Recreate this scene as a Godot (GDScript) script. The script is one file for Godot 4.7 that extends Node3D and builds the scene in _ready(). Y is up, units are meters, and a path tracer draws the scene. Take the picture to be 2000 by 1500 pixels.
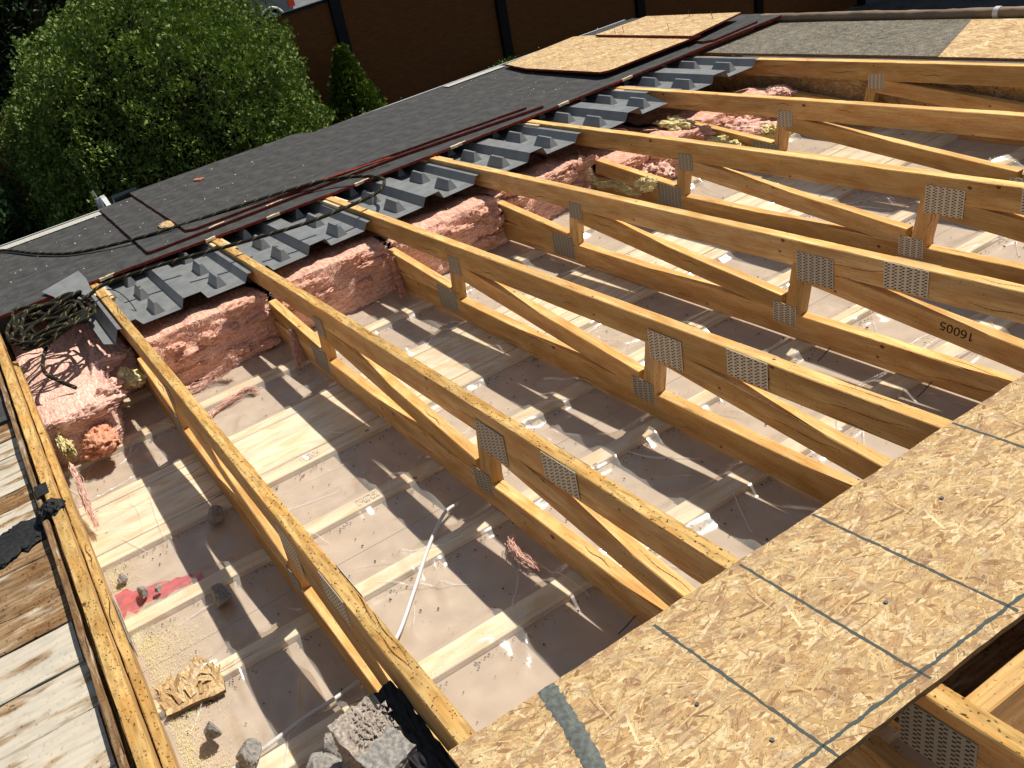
extends Node3D

const PITCH := 0.61          # truss spacing along the eave
const THICK := 0.038         # lumber thickness
const FLOOR_Y := -0.112      # top of the drywall
const SUN_FALL := Vector3(0.03, -1.0, 0.62)

var rng := RandomNumberGenerator.new()
var M := {}
var noise_a := FastNoiseLite.new()
var noise_b := FastNoiseLite.new()
var used := {}

# ---------------------------------------------------------------- mesh builder
class MB:
	var v := PackedVector3Array()
	var n := PackedVector3Array()
	var uv := PackedVector2Array()
	var idx := PackedInt32Array()

	func tri(a: Vector3, b: Vector3, c: Vector3, out: Vector3, ua := Vector2.ZERO, ub := Vector2.ZERO, uc := Vector2.ZERO) -> void:
		var nn := (b - a).cross(c - a)
		var k := v.size()
		v.append_array([a, b, c])
		uv.append_array([ua, ub, uc])
		var nrm := out.normalized() if out != Vector3.ZERO else nn.normalized()
		n.append_array([nrm, nrm, nrm])
		if nn.dot(nrm) >= 0.0:
			idx.append_array([k, k + 2, k + 1])
		else:
			idx.append_array([k, k + 1, k + 2])

	# flat quad a-b-c-d round its rim, facing "out"
	func quad(a: Vector3, b: Vector3, c: Vector3, d: Vector3, out: Vector3, ua := Vector2.ZERO, ub := Vector2.ZERO, uc := Vector2.ZERO, ud := Vector2.ZERO, smooth := false) -> void:
		var nn := (c - a).cross(d - b)
		var nrm := nn.normalized()
		var flip := nn.dot(out) < 0.0
		if flip:
			nrm = -nrm
		if smooth:
			nrm = out.normalized()
		var k := v.size()
		v.append_array([a, b, c, d])
		uv.append_array([ua, ub, uc, ud])
		n.append_array([nrm, nrm, nrm, nrm])
		if flip:
			idx.append_array([k, k + 1, k + 2, k, k + 2, k + 3])
		else:
			idx.append_array([k, k + 2, k + 1, k, k + 3, k + 2])

	func box(lo: Vector3, hi: Vector3, sc := 1.0) -> void:
		var s := hi - lo
		var p := func(i: int, j: int, k: int) -> Vector3: return Vector3(hi.x if i else lo.x, hi.y if j else lo.y, hi.z if k else lo.z)
		var f := func(a: Vector3, b: Vector3, c: Vector3, d: Vector3, o: Vector3, w: float, h: float) -> void:
			quad(a, b, c, d, o, Vector2(0, 0), Vector2(w, 0), Vector2(w, h), Vector2(0, h))
		f.call(p.call(0, 1, 0), p.call(1, 1, 0), p.call(1, 1, 1), p.call(0, 1, 1), Vector3.UP, s.x * sc, s.z * sc)
		f.call(p.call(0, 0, 0), p.call(1, 0, 0), p.call(1, 0, 1), p.call(0, 0, 1), Vector3.DOWN, s.x * sc, s.z * sc)
		f.call(p.call(0, 0, 1), p.call(1, 0, 1), p.call(1, 1, 1), p.call(0, 1, 1), Vector3.BACK, s.x * sc, s.y * sc)
		f.call(p.call(0, 0, 0), p.call(1, 0, 0), p.call(1, 1, 0), p.call(0, 1, 0), Vector3.FORWARD, s.x * sc, s.y * sc)
		f.call(p.call(0, 0, 0), p.call(0, 0, 1), p.call(0, 1, 1), p.call(0, 1, 0), Vector3.LEFT, s.z * sc, s.y * sc)
		f.call(p.call(1, 0, 0), p.call(1, 0, 1), p.call(1, 1, 1), p.call(1, 1, 0), Vector3.RIGHT, s.z * sc, s.y * sc)

	# a grid of points (rows of equal length) as one smooth sheet; flip turns it over
	func grid(rows: Array, uvs: Array, flip := false, close_u := false) -> void:
		var h := rows.size()
		var w: int = rows[0].size()
		var k := v.size()
		for j in h:
			for i in w:
				var r: PackedVector3Array = rows[j]
				var l: Vector3 = r[(i - 1 + w) % w] if close_u else r[maxi(i - 1, 0)]
				var rr: Vector3 = r[(i + 1) % w] if close_u else r[mini(i + 1, w - 1)]
				var dn: Vector3 = rows[maxi(j - 1, 0)][i]
				var up: Vector3 = rows[mini(j + 1, h - 1)][i]
				var nn := (rr - l).cross(up - dn)
				if nn.length_squared() < 1e-16:
					nn = Vector3.UP
				nn = nn.normalized()
				v.append(r[i])
				n.append(-nn if flip else nn)
				uv.append(uvs[j][i] if uvs.size() else Vector2(float(i) / w, float(j) / h))
		var wi := w if close_u else w - 1
		for j in h - 1:
			for i in wi:
				var a := k + j * w + i
				var b := k + j * w + (i + 1) % w
				var c := a + w
				var d := b + w
				if flip:
					idx.append_array([a, b, d, a, d, c])
				else:
					idx.append_array([a, d, b, a, c, d])

	func arrays() -> Array:
		var r := []
		r.resize(Mesh.ARRAY_MAX)
		r[Mesh.ARRAY_VERTEX] = v
		r[Mesh.ARRAY_NORMAL] = n
		r[Mesh.ARRAY_TEX_UV] = uv
		r[Mesh.ARRAY_INDEX] = idx
		return r

# ---------------------------------------------------------------- nodes
func numbered(called: String) -> String:
	if not used.has(called):
		used[called] = 0
		return called
	used[called] += 1
	return "%s_%03d" % [called, used[called]]

func tag(o: Node, label: String, category: String, group := "", kind := "") -> Node:
	if label: o.set_meta("label", label)
	if category: o.set_meta("category", category)
	if group: o.set_meta("group", group)
	if kind: o.set_meta("kind", kind)
	return o

func thing(called: String, label: String, category: String, at := Vector3.ZERO, group := "") -> Node3D:
	var o := Node3D.new()
	o.name = numbered(called)
	add_child(o)
	o.position = at
	tag(o, label, category, group)
	return o

# commits builders (each with its own material) as ONE mesh; the points are given in world axes and moved to the parent's
func build(called: String, pairs: Array, parent: Node = null) -> MeshInstance3D:
	var mesh := ArrayMesh.new()
	var off := Vector3.ZERO
	var p: Node = parent
	while p is Node3D and p != self:
		off += p.position
		p = p.get_parent()
	for k in range(0, pairs.size(), 2):
		var b: MB = pairs[k]
		if b.v.is_empty():
			continue
		if off != Vector3.ZERO:
			for i in b.v.size():
				b.v[i] -= off
		mesh.add_surface_from_arrays(Mesh.PRIMITIVE_TRIANGLES, b.arrays())
		mesh.surface_set_material(mesh.get_surface_count() - 1, pairs[k + 1])
	var o := MeshInstance3D.new()
	o.mesh = mesh
	if parent:
		var base := called
		var n := 0
		var nm := base
		while parent.has_node(NodePath(nm)):
			n += 1
			nm = "%s_%03d" % [base, n]
		o.name = nm
		parent.add_child(o)
	else:
		o.name = numbered(called)
		add_child(o)
	return o

# ---------------------------------------------------------------- textures
func fn(seed_: int, freq := 1.0, octaves := 3, type := FastNoiseLite.TYPE_SIMPLEX_SMOOTH) -> FastNoiseLite:
	var f := FastNoiseLite.new()
	f.seed = seed_
	f.frequency = freq
	f.noise_type = type
	f.fractal_type = FastNoiseLite.FRACTAL_FBM if octaves > 1 else FastNoiseLite.FRACTAL_NONE
	f.fractal_octaves = octaves
	return f

func tex(img: Image) -> ImageTexture:
	img.generate_mipmaps()
	return ImageTexture.create_from_image(img)

func grey_of(img: Image) -> ImageTexture:
	var g: Image = img.duplicate()
	g.convert(Image.FORMAT_L8)
	return tex(g)

# lumber: 2.4 m along the grain, 0.16 m across; round in u so that it repeats without a seam
func wood_image(w: int, h: int, seed_: int, light: Color, dark: Color, ring: float, knots: int, dirt: float, dirt_color: Color) -> Image:
	var n1 := fn(seed_, 1.0, 2)
	var n2 := fn(seed_ + 7, 1.0, 1)
	var n3 := fn(seed_ + 13, 1.0, 3)
	var r := RandomNumberGenerator.new()
	r.seed = seed_
	var ks := []
	for i in knots:
		ks.append([r.randf() * 2.4, r.randf() * 0.16, r.randf_range(0.003, 0.008)])
	var cracks := []
	for i in 7:
		cracks.append([r.randf() * 2.3, r.randf_range(0.01, 0.15), r.randf_range(0.06, 0.26), r.randf_range(0.0005, 0.0016), r.randf_range(-0.02, 0.02)])
	var data := PackedByteArray()
	data.resize(w * h * 3)
	var rad := 2.4 / TAU
	for x in w:
		var u := 2.4 * x / w
		var cx := cos(u / rad) * rad
		var cy := sin(u / rad) * rad
		for y in h:
			var vv := 0.16 * y / h
			var warp := n1.get_noise_3d(cx * 1.4, cy * 1.4, vv * 9.0) * 0.016
			var knot := 0.0
			for k in ks:
				var du: float = absf(u - k[0])
				du = minf(du, 2.4 - du)
				var dv: float = vv - k[1]
				if du < 0.07 and absf(dv) < 0.04:
					var d2: float = du * du * 0.25 + dv * dv
					warp += signf(dv) * 0.006 * exp(-d2 / (k[2] * k[2] * 4.0))
					knot = maxf(knot, 1.0 - smoothstep(0.55, 1.1, sqrt(du * du * 0.6 + dv * dv) / k[2]))
			var rings := sin((vv + warp) * TAU / 0.011)
			rings = rings * 0.5 + 0.5
			rings = rings * rings * rings
			var fine := n2.get_noise_3d(cx * 14.0, cy * 14.0, vv * 700.0)
			var broad := n3.get_noise_3d(cx * 3.0 + 9.0, cy * 3.0, vv * 22.0)
			var t := clampf(0.22 + ring * rings + 0.24 * fine + 0.36 * broad, 0.0, 1.0)
			var c := light.lerp(dark, t)
			var bl := n3.get_noise_3d(cx * 1.1 + 31.0, cy * 1.1, vv * 7.0)
			c = c * (1.0 + 0.18 * bl) 
			c = c.lerp(Color(c.r * 0.94, c.g * 0.84, c.b * 0.70), clampf(n2.get_noise_3d(cx * 6.0, cy * 6.0, vv * 25.0 + 70.0) * 1.2, 0.0, 0.6))
			for k in cracks:
				var f: float = (u - k[0]) / k[2]
				if f > 0.0 and f < 1.0:
					var yy: float = k[1] + k[4] * f + 0.003 * sin(f * 9.0 + k[1] * 300.0)
					if absf(vv - yy) < k[3] * sin(PI * f) + 0.0002:
						c = c.lerp(Color(0.17, 0.10, 0.05), 0.85)
			if knot > 0.0:
				c = c.lerp(Color(0.33, 0.18, 0.08), knot * 0.85)
			if dirt > 0.0:
				var m := n3.get_noise_3d(cx * 12.0, cy * 12.0, vv * 60.0 + 5.0)
				var m2 := n1.get_noise_3d(cx * 95.0, cy * 95.0, vv * 120.0)
				c = c.lerp(dirt_color, clampf(dirt * (m * 1.6 + 0.25), 0.0, 0.75))
				if m2 > 0.60 - 0.30 * dirt:
					c = c.lerp(Color(0.20, 0.14, 0.08), clampf((m2 - 0.60 + 0.30 * dirt) * 6.0, 0.0, 0.9) * minf(1.0, dirt * 2.0))
			var o := (y * w + x) * 3
			data[o] = int(clampf(c.r, 0, 1) * 255.0)
			data[o + 1] = int(clampf(c.g, 0, 1) * 255.0)
			data[o + 2] = int(clampf(c.b, 0, 1) * 255.0)
	return Image.create_from_data(w, h, false, Image.FORMAT_RGB8, data)

# strand board: flakes laid over each other, mostly along u; the picture covers 0.5 m
func osb_image(size: int, seed_: int, count: int) -> Image:
	var r := RandomNumberGenerator.new()
	r.seed = seed_
	var data := PackedByteArray()
	data.resize(size * size * 3)
	for i in size * size:
		data[i * 3] = 190
		data[i * 3 + 1] = 150
		data[i * 3 + 2] = 96
	var pal := [Color(0.82, 0.70, 0.49), Color(0.85, 0.73, 0.52), Color(0.79, 0.66, 0.45), Color(0.76, 0.62, 0.42), Color(0.83, 0.71, 0.50), Color(0.73, 0.58, 0.39), Color(0.87, 0.77, 0.58), Color(0.70, 0.56, 0.39)]
	var mask := size - 1
	for f in count:
		var late := f > count * 0.8
		var ang := r.randfn(0.0, 0.45) if r.randf() < 0.75 else r.randf() * PI
		var ln := r.randf_range(40, 200) * (0.4 if r.randf() < 0.5 else 1.0)
		var wd := r.randf_range(5, 44) * (0.4 if late else 1.0)
		var c: Color = pal[r.randi() % pal.size()]
		if r.randf() < 0.06:
			c = Color(0.60, 0.45, 0.30)
		c = c * r.randf_range(0.93, 1.05)
		var cr := c.r * 255.0
		var cg := c.g * 255.0
		var cb := c.b * 255.0
		var ca := cos(ang)
		var sa := sin(ang)
		var ox := r.randf() * size
		var oy := r.randf() * size
		var skew := r.randf_range(-0.8, 0.8)
		var steps := int(wd / 0.75)
		var bend := r.randf_range(-12, 12)
		for j in steps:
			var q := j * 0.75 - wd * 0.5
			var st := 0.92 + 0.13 * r.randf()
			if j == 0 or j >= steps - 1:
				st *= 0.80
			var l0 := q * skew + r.randf_range(-6, 6)
			var l1 := ln + q * skew + r.randf_range(-10, 10)
			var r8 := int(clampf(cr * st, 0, 255))
			var g8 := int(clampf(cg * st, 0, 255))
			var b8 := int(clampf(cb * st, 0, 255))
			var p := l0
			while p < l1:
				var qq := q + bend * sin(PI * p / ln) * 0.3
				var X := int(ox + p * ca - qq * sa) & mask
				var Y := int(oy + p * sa + qq * ca) & mask
				var o := (Y * size + X) * 3
				data[o] = r8
				data[o + 1] = g8
				data[o + 2] = b8
				p += 0.85
	# weathering: broad greyish stains
	var stain := fn(seed_ + 3, 0.006, 4)
	for y in size:
		for x in size:
			var q := stain.get_noise_2d(x, y) + 0.5 * stain.get_noise_2d(x * 5.0, y * 5.0)
			if q > 0.02:
				var k := minf((q - 0.02) * 0.9, 0.32)
				var o := (y * size + x) * 3
				data[o] = int(data[o] * (1.0 - k) + 150.0 * k)
				data[o + 1] = int(data[o + 1] * (1.0 - k) + 122.0 * k)
				data[o + 2] = int(data[o + 2] * (1.0 - k) + 98.0 * k)
	# dark checks, nail holes and splinters
	for i in 1800:
		var x := r.randf() * size
		var y := r.randf() * size
		var a := r.randfn(0.0, 0.7)
		var l := r.randf_range(3, 26)
		var p := 0.0
		while p < l:
			var o := ((int(y + sin(a) * p) & mask) * size + (int(x + cos(a) * p) & mask)) * 3
			data[o] = 92
			data[o + 1] = 60
			data[o + 2] = 32
			p += 0.8
	return Image.create_from_data(size, size, false, Image.FORMAT_RGB8, data)

# roofing felt with mineral grit
func felt_image(size: int, seed_: int, base: Color, grit: Color, share: float, dust := 0.0) -> Image:
	var r := RandomNumberGenerator.new()
	r.seed = seed_
	var n := fn(seed_, 0.006, 4)
	var data := PackedByteArray()
	data.resize(size * size * 3)
	for i in size * size:
		var k := 0.78 + 0.36 * r.randf() + 0.25 * n.get_noise_2d(i % size, i / size)
		var c := base * k
		if dust > 0.0:
			c = c.lerp(grit, clampf(dust * (0.5 + 2.2 * n.get_noise_2d((i % size) * 6.0 + 900.0, i / size * 6.0)), 0.0, 0.8) * r.randf_range(0.3, 1.0))
		if r.randf() < share:
			c = base.lerp(grit, r.randf_range(0.2, 0.95))
		data[i * 3] = int(clampf(c.r, 0, 1) * 255.0)
		data[i * 3 + 1] = int(clampf(c.g, 0, 1) * 255.0)
		data[i * 3 + 2] = int(clampf(c.b, 0, 1) * 255.0)
	return Image.create_from_data(size, size, false, Image.FORMAT_RGB8, data)

# soft mottle between two colours
func mottle_image(size: int, seed_: int, a: Color, b: Color, freq: float, octaves: int, stretch := Vector2(1, 1), grain := 0.0) -> Image:
	var n := fn(seed_, freq, octaves)
	var r := RandomNumberGenerator.new()
	r.seed = seed_
	var data := PackedByteArray()
	data.resize(size * size * 3)
	for y in size:
		for x in size:
			var t := clampf(0.5 + 0.9 * n.get_noise_2d(x * stretch.x, y * stretch.y) + grain * (r.randf() - 0.5), 0, 1)
			var c := a.lerp(b, t)
			var o := (y * size + x) * 3
			data[o] = int(c.r * 255.0)
			data[o + 1] = int(c.g * 255.0)
			data[o + 2] = int(c.b * 255.0)
	return Image.create_from_data(size, size, false, Image.FORMAT_RGB8, data)

# old roof boards: worn pale paint over brown wood, 2.4 m by 0.3 m
func plank_image(w: int, h: int, seed_: int, paint: float) -> Image:
	var img := wood_image(w, h, seed_, Color(0.60, 0.50, 0.38), Color(0.40, 0.31, 0.22), 0.4, 6, 0.5, Color(0.30, 0.22, 0.15))
	var n := fn(seed_ + 31, 1.0, 4)
	var rad := 2.4 / TAU
	for x in w:
		var a := TAU * x / w
		for y in h:
			var m := n.get_noise_3d(cos(a) * rad * 5.0, sin(a) * rad * 5.0, 6.0 * y / h) + 0.18 * n.get_noise_3d(cos(a) * rad * 9.0, sin(a) * rad * 9.0, 120.0 * y / h)
			var k := smoothstep(-0.22, 0.34, m + paint)
			if k > 0.0:
				var c := img.get_pixel(x, y)
				img.set_pixel(x, y, c.lerp(Color(0.74, 0.72, 0.67) * (0.86 + 0.30 * c.r), k * 0.86))
	return img

func mat(color_tex: Texture2D, tint := Color.WHITE, rough := 0.85, spec := 0.35) -> StandardMaterial3D:
	var m := StandardMaterial3D.new()
	m.albedo_texture = color_tex
	m.albedo_color = tint
	m.roughness = rough
	m.metallic_specular = spec
	return m

func relief(m: StandardMaterial3D, t: Texture2D, cm: float) -> StandardMaterial3D:
	m.heightmap_enabled = true
	m.heightmap_texture = t
	m.heightmap_scale = cm
	return m

func tri(m: StandardMaterial3D, scale: float) -> StandardMaterial3D:
	m.uv1_triplanar = true
	m.uv1_world_triplanar = true
	m.uv1_scale = Vector3.ONE * scale
	return m

func make_materials() -> void:
	var wood := wood_image(1536, 128, 11, Color(0.86, 0.725, 0.495), Color(0.67, 0.52, 0.315), 0.22, 8, 0.22, Color(0.60, 0.44, 0.25))
	var wood_old := wood_image(1536, 128, 23, Color(0.88, 0.77, 0.54), Color(0.74, 0.60, 0.39), 0.22, 5, 0.55, Color(0.60, 0.48, 0.29))
	var wt := tex(wood)
	var wg := grey_of(wood)
	var ot := tex(wood_old)
	var og := grey_of(wood_old)
	M.wood = []
	for c in [Color(0.98, 0.98, 1.02), Color(0.90, 0.885, 0.86), Color(0.98, 0.95, 0.95), Color(0.86, 0.84, 0.80)]:
		M.wood.append(relief(mat(wt, c, 0.62, 0.4), wg, 0.07))
	M.wood_top = relief(mat(ot, Color(0.90, 0.87, 0.82), 0.9, 0.25), og, 0.14)
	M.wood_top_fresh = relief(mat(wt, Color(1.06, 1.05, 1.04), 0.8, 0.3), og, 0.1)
	M.wood_end = mat(wt, Color(0.93, 0.90, 0.84), 0.9, 0.2)
	var pale := wood_image(768, 128, 37, Color(0.88, 0.82, 0.70), Color(0.79, 0.71, 0.58), 0.2, 3, 0.15, Color(0.74, 0.67, 0.55))
	M.pale = relief(mat(tex(pale), Color.WHITE, 0.75, 0.3), wg, 0.04)
	var osb := osb_image(1024, 5, 3300)
	M.osb = relief(mat(tex(osb), Color(0.94, 0.95, 0.99), 0.8, 0.3), grey_of(osb), 0.12)
	M.osb_edge = tri(mat(tex(mottle_image(256, 3, Color(0.30, 0.26, 0.20), Color(0.55, 0.46, 0.34), 0.05, 4, Vector2(1, 5), 0.3)), Color.WHITE, 0.95), 4.0)
	M.osb_far = relief(mat(M.osb.albedo_texture, Color(0.98, 1.0, 1.06), 0.85, 0.25), M.osb.heightmap_texture, 0.08)
	var felt := felt_image(512, 9, Color(0.26, 0.26, 0.262), Color(0.62, 0.6, 0.56), 0.035)
	M.felt = tri(relief(mat(tex(felt), Color.WHITE, 0.9, 0.3), grey_of(felt), 0.12), 3.2)
	var felt2 := felt_image(512, 19, Color(0.315, 0.312, 0.31), Color(0.86, 0.78, 0.60), 0.22, 0.22)
	M.felt_dusty = tri(relief(mat(tex(felt2), Color.WHITE, 0.95, 0.25), grey_of(felt2), 0.1), 1.1)
	var red := mottle_image(256, 8, Color(0.40, 0.12, 0.08), Color(0.62, 0.25, 0.18), 0.03, 4, Vector2(1, 3), 0.25)
	M.red_edge = tri(relief(mat(tex(red), Color.WHITE, 0.8, 0.3), grey_of(red), 0.15), 4.0)
	M.ply = M.osb_far
	var grey := mottle_image(256, 4, Color(0.43, 0.442, 0.448), Color(0.50, 0.508, 0.51), 0.02, 4)
	M.vent = tri(mat(tex(grey), Color.WHITE, 0.42, 0.5), 2.0)
	var fib := mottle_image(512, 14, Color(0.72, 0.66, 0.64), Color(1, 1, 1), 0.016, 5, Vector2(0.5, 3.0), 0.30)
	var ft := tex(fib)
	var fg := grey_of(fib)
	M.pink = tri(relief(mat(ft, Color(0.98, 0.79, 0.705), 1.0, 0.05), fg, 0.25), 3.0)
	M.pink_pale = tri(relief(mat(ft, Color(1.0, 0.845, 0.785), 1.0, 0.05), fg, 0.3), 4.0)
	M.pink_brown = tri(relief(mat(ft, Color(0.94, 0.70, 0.58), 1.0, 0.05), fg, 0.3), 4.0)
	M.yellow = tri(relief(mat(ft, Color(1.0, 0.97, 0.73), 1.0, 0.05), fg, 0.4), 4.0)
	M.pink_fibre = plain(Color(0.99, 0.86, 0.80), 1.0, 0.05)
	for k in ["pink", "pink_pale", "pink_brown", "yellow", "pink_fibre"]:
		M[k].backlight_enabled = true
		M[k].backlight = M[k].albedo_color * 0.25
	var dry := mottle_image(512, 6, Color(0.665, 0.585, 0.50), Color(0.725, 0.645, 0.555), 0.01, 4, Vector2(1, 1), 0.14)
	M.drywall = tri(mat(tex(dry), Color.WHITE, 0.95, 0.2), 1.7)
	var poly := StandardMaterial3D.new()
	poly.albedo_color = Color(0.95, 0.95, 0.94, 0.135)
	poly.transparency = BaseMaterial3D.TRANSPARENCY_ALPHA
	poly.roughness = 0.19
	poly.metallic_specular = 0.5
	M.poly = poly
	var pf := poly.duplicate()
	pf.albedo_color = Color(0.97, 0.96, 0.94, 0.30)
	pf.roughness = 0.2
	M.poly_fold = pf
	# connector plates: one tooth pair of slots per tile
	M.plate = plate_material(Color(0.74, 0.71, 0.65), 21)
	M.plate_b = plate_material(Color(0.66, 0.64, 0.60), 25)
	M.plate_dull = plate_material(Color(0.62, 0.60, 0.55), 22)
	var con := mottle_image(512, 41, Color(0.42, 0.41, 0.40), Color(0.66, 0.64, 0.61), 0.03, 5, Vector2(1, 1), 0.35)
	M.concrete = tri(relief(mat(tex(con), Color(1, 1, 1), 0.95, 0.25), grey_of(con), 0.4), 5.0)
	M.mortar = tri(relief(mat(M.concrete.albedo_texture, Color(1.15, 1.10, 1.06), 0.95, 0.25), M.concrete.heightmap_texture, 0.9), 6.0)
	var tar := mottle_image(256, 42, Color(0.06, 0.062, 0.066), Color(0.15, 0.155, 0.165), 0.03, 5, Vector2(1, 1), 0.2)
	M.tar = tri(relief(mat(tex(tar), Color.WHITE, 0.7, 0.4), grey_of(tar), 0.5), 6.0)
	M.sealant = tri(relief(mat(tex(mottle_image(256, 43, Color(0.30, 0.32, 0.31), Color(0.42, 0.44, 0.42), 0.03, 4, Vector2(1, 1), 0.15)), Color.WHITE, 0.8, 0.3), grey_of(tar), 0.25), 8.0)
	M.plank = []
	for s in [[51, 0.34], [52, -0.36], [53, 0.42]]:
		var im := plank_image(1024, 160, s[0], s[1])
		M.plank.append(relief(mat(tex(im), Color.WHITE, 0.9, 0.25), grey_of(im), 0.15))
	var rope := Image.create(32, 64, false, Image.FORMAT_RGB8)
	for y in 64:
		for x in 32:
			var band := fposmod(float(y) / 64.0 * 1.0 + float(x) / 32.0 * 1.0, 1.0)
			var strand := absf(sin(PI * (float(y) / 64.0 * 6.0 - float(x) / 32.0 * 2.0)))
			var c := Color(0.15, 0.15, 0.11).lerp(Color(0.065, 0.065, 0.05), 1.0 - strand)
			if band < 0.13:
				c = Color(0.42, 0.38, 0.26) * (0.7 + 0.3 * strand)
			rope.set_pixel(x, y, c)
	M.rope = relief(mat(tex(rope), Color.WHITE, 0.85, 0.3), grey_of(rope), 0.15)
	M.white_metal = plain(Color(0.80, 0.81, 0.82), 0.35, 0.5)
	M.white_worn = tri(mat(tex(mottle_image(256, 91, Color(0.60, 0.59, 0.56), Color(0.78, 0.77, 0.74), 0.05, 4, Vector2(1, 1), 0.2)), Color.WHITE, 0.6, 0.4), 5.0)
	M.galv = plain(Color(0.70, 0.72, 0.74), 0.35, 0.5, 0.7)
	M.dark_metal = plain(Color(0.05, 0.055, 0.06), 0.5, 0.5)
	M.gutter_grey = plain(Color(0.22, 0.25, 0.26), 0.3, 0.6, 0.3)
	M.white_plastic = plain(Color(0.80, 0.80, 0.80), 0.4, 0.5)
	M.chalk = plain(Color(0.30, 0.325, 0.32), 0.95, 0.2)
	M.pencil = plain(Color(0.14, 0.10, 0.07), 0.9, 0.2)
	M.stamp_ink = plain(Color(0.22, 0.26, 0.33), 0.9, 0.2)
	M.screw = plain(Color(0.30, 0.31, 0.33), 0.4, 0.6, 0.6)
	M.red_bag = tri(mat(tex(mottle_image(256, 95, Color(0.55, 0.05, 0.08), Color(0.85, 0.16, 0.18), 0.03, 4, Vector2(1, 1), 0.2)), Color.WHITE, 0.5, 0.4), 4.0)
	M.yellow_film = tri(mat(tex(mottle_image(256, 96, Color(0.80, 0.75, 0.52), Color(0.92, 0.89, 0.68), 0.03, 5, Vector2(1, 1), 0.5)), Color.WHITE, 1.0, 0.1), 3.0)
	M.brick_bit = plain(Color(0.52, 0.22, 0.14), 0.95, 0.2)
	M.brick_pale = plain(Color(0.62, 0.42, 0.34), 0.9, 0.2)
	M.grit = plain(Color(0.30, 0.25, 0.21), 0.95, 0.2)
	M.chip = plain(Color(0.86, 0.80, 0.68), 0.9, 0.2)
	var fence := mottle_image(256, 71, Color(0.39, 0.24, 0.125), Color(0.46, 0.29, 0.155), 0.02, 4, Vector2(1, 8))
	M.fence = tri(mat(tex(fence), Color(1, 1, 1), 0.8, 0.3), 1.2)
	M.fence_post = plain(Color(0.035, 0.036, 0.04), 0.6, 0.4)
	var leaf := StandardMaterial3D.new()
	leaf.albedo_color = Color(1, 1, 1)
	leaf.vertex_color_use_as_albedo = true
	leaf.roughness = 0.55
	leaf.metallic_specular = 0.4
	leaf.backlight_enabled = true
	leaf.backlight = Color(0.30, 0.36, 0.12)
	M.leaf = leaf
	M.twig = plain(Color(0.07, 0.06, 0.04), 0.95, 0.2)
	var gr := felt_image(512, 77, Color(0.34, 0.33, 0.32), Color(0.6, 0.6, 0.58), 0.25)
	M.gravel = tri(relief(mat(tex(gr), Color.WHITE, 0.95, 0.2), grey_of(gr), 1.0), 0.8)
	M.soil = tri(mat(tex(mottle_image(256, 78, Color(0.16, 0.13, 0.09), Color(0.24, 0.23, 0.12), 0.02, 5, Vector2(1, 1), 0.3)), Color.WHITE, 1.0, 0.1), 0.7)
	M.asphalt = tri(mat(tex(felt_image(256, 79, Color(0.40, 0.41, 0.42), Color(0.52, 0.52, 0.52), 0.1)), Color.WHITE, 0.9, 0.3), 0.5)
	M.siding = plain(Color(0.60, 0.58, 0.54), 0.7, 0.3)
	M.membrane = tri(mat(tex(mottle_image(256, 80, Color(0.42, 0.36, 0.30), Color(0.56, 0.48, 0.39), 0.008, 3)), Color.WHITE, 0.7, 0.35), 1.0)
	M.car_paint = plain(Color(0.42, 0.44, 0.46), 0.3, 0.5, 0.3)
	M.car_glass = plain(Color(0.03, 0.035, 0.04), 0.1, 0.6)
	M.tyre = plain(Color(0.03, 0.03, 0.03), 0.9, 0.2)
	M.amber = plain(Color(0.85, 0.22, 0.03), 0.3, 0.5)

func plain(c: Color, rough: float, spec: float, metal := 0.0) -> StandardMaterial3D:
	var m := StandardMaterial3D.new()
	m.albedo_color = c
	m.roughness = rough
	m.metallic_specular = spec
	m.metallic = metal
	return m

func plate_material(base: Color, seed_: int) -> StandardMaterial3D:
	var w := 64
	var h := 64
	var img := Image.create(w, h, false, Image.FORMAT_RGB8)
	var hgt := Image.create(w, h, false, Image.FORMAT_L8)
	var r := RandomNumberGenerator.new()
	r.seed = seed_
	for y in h:
		for x in w:
			var c := base * r.randf_range(0.94, 1.04)
			var hh := 0.7
			for s in [[20.0, 12.0], [42.0, 24.0], [20.0, 44.0], [42.0, 56.0]]:
				for wrap in [-64.0, 0.0, 64.0]:
					var dx: float = x - s[0]
					var dy: float = y + wrap - s[1] + dx * 0.25
					var d := maxf(absf(dx) / 10.5, absf(dy) / 5.6)
					if d < 1.0:
						c = Color(0.05, 0.035, 0.02)
						hh = 0.1
					elif d < 1.45 and dy < 0.0:
						c = base * 1.1
						hh = 1.0
			img.set_pixel(x, y, c)
			hgt.set_pixel(x, y, Color(hh, hh, hh))
	var m := mat(tex(img), Color.WHITE, 0.5, 0.5)
	m.metallic = 0.25
	return relief(m, tex(hgt), 0.1)

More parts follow.
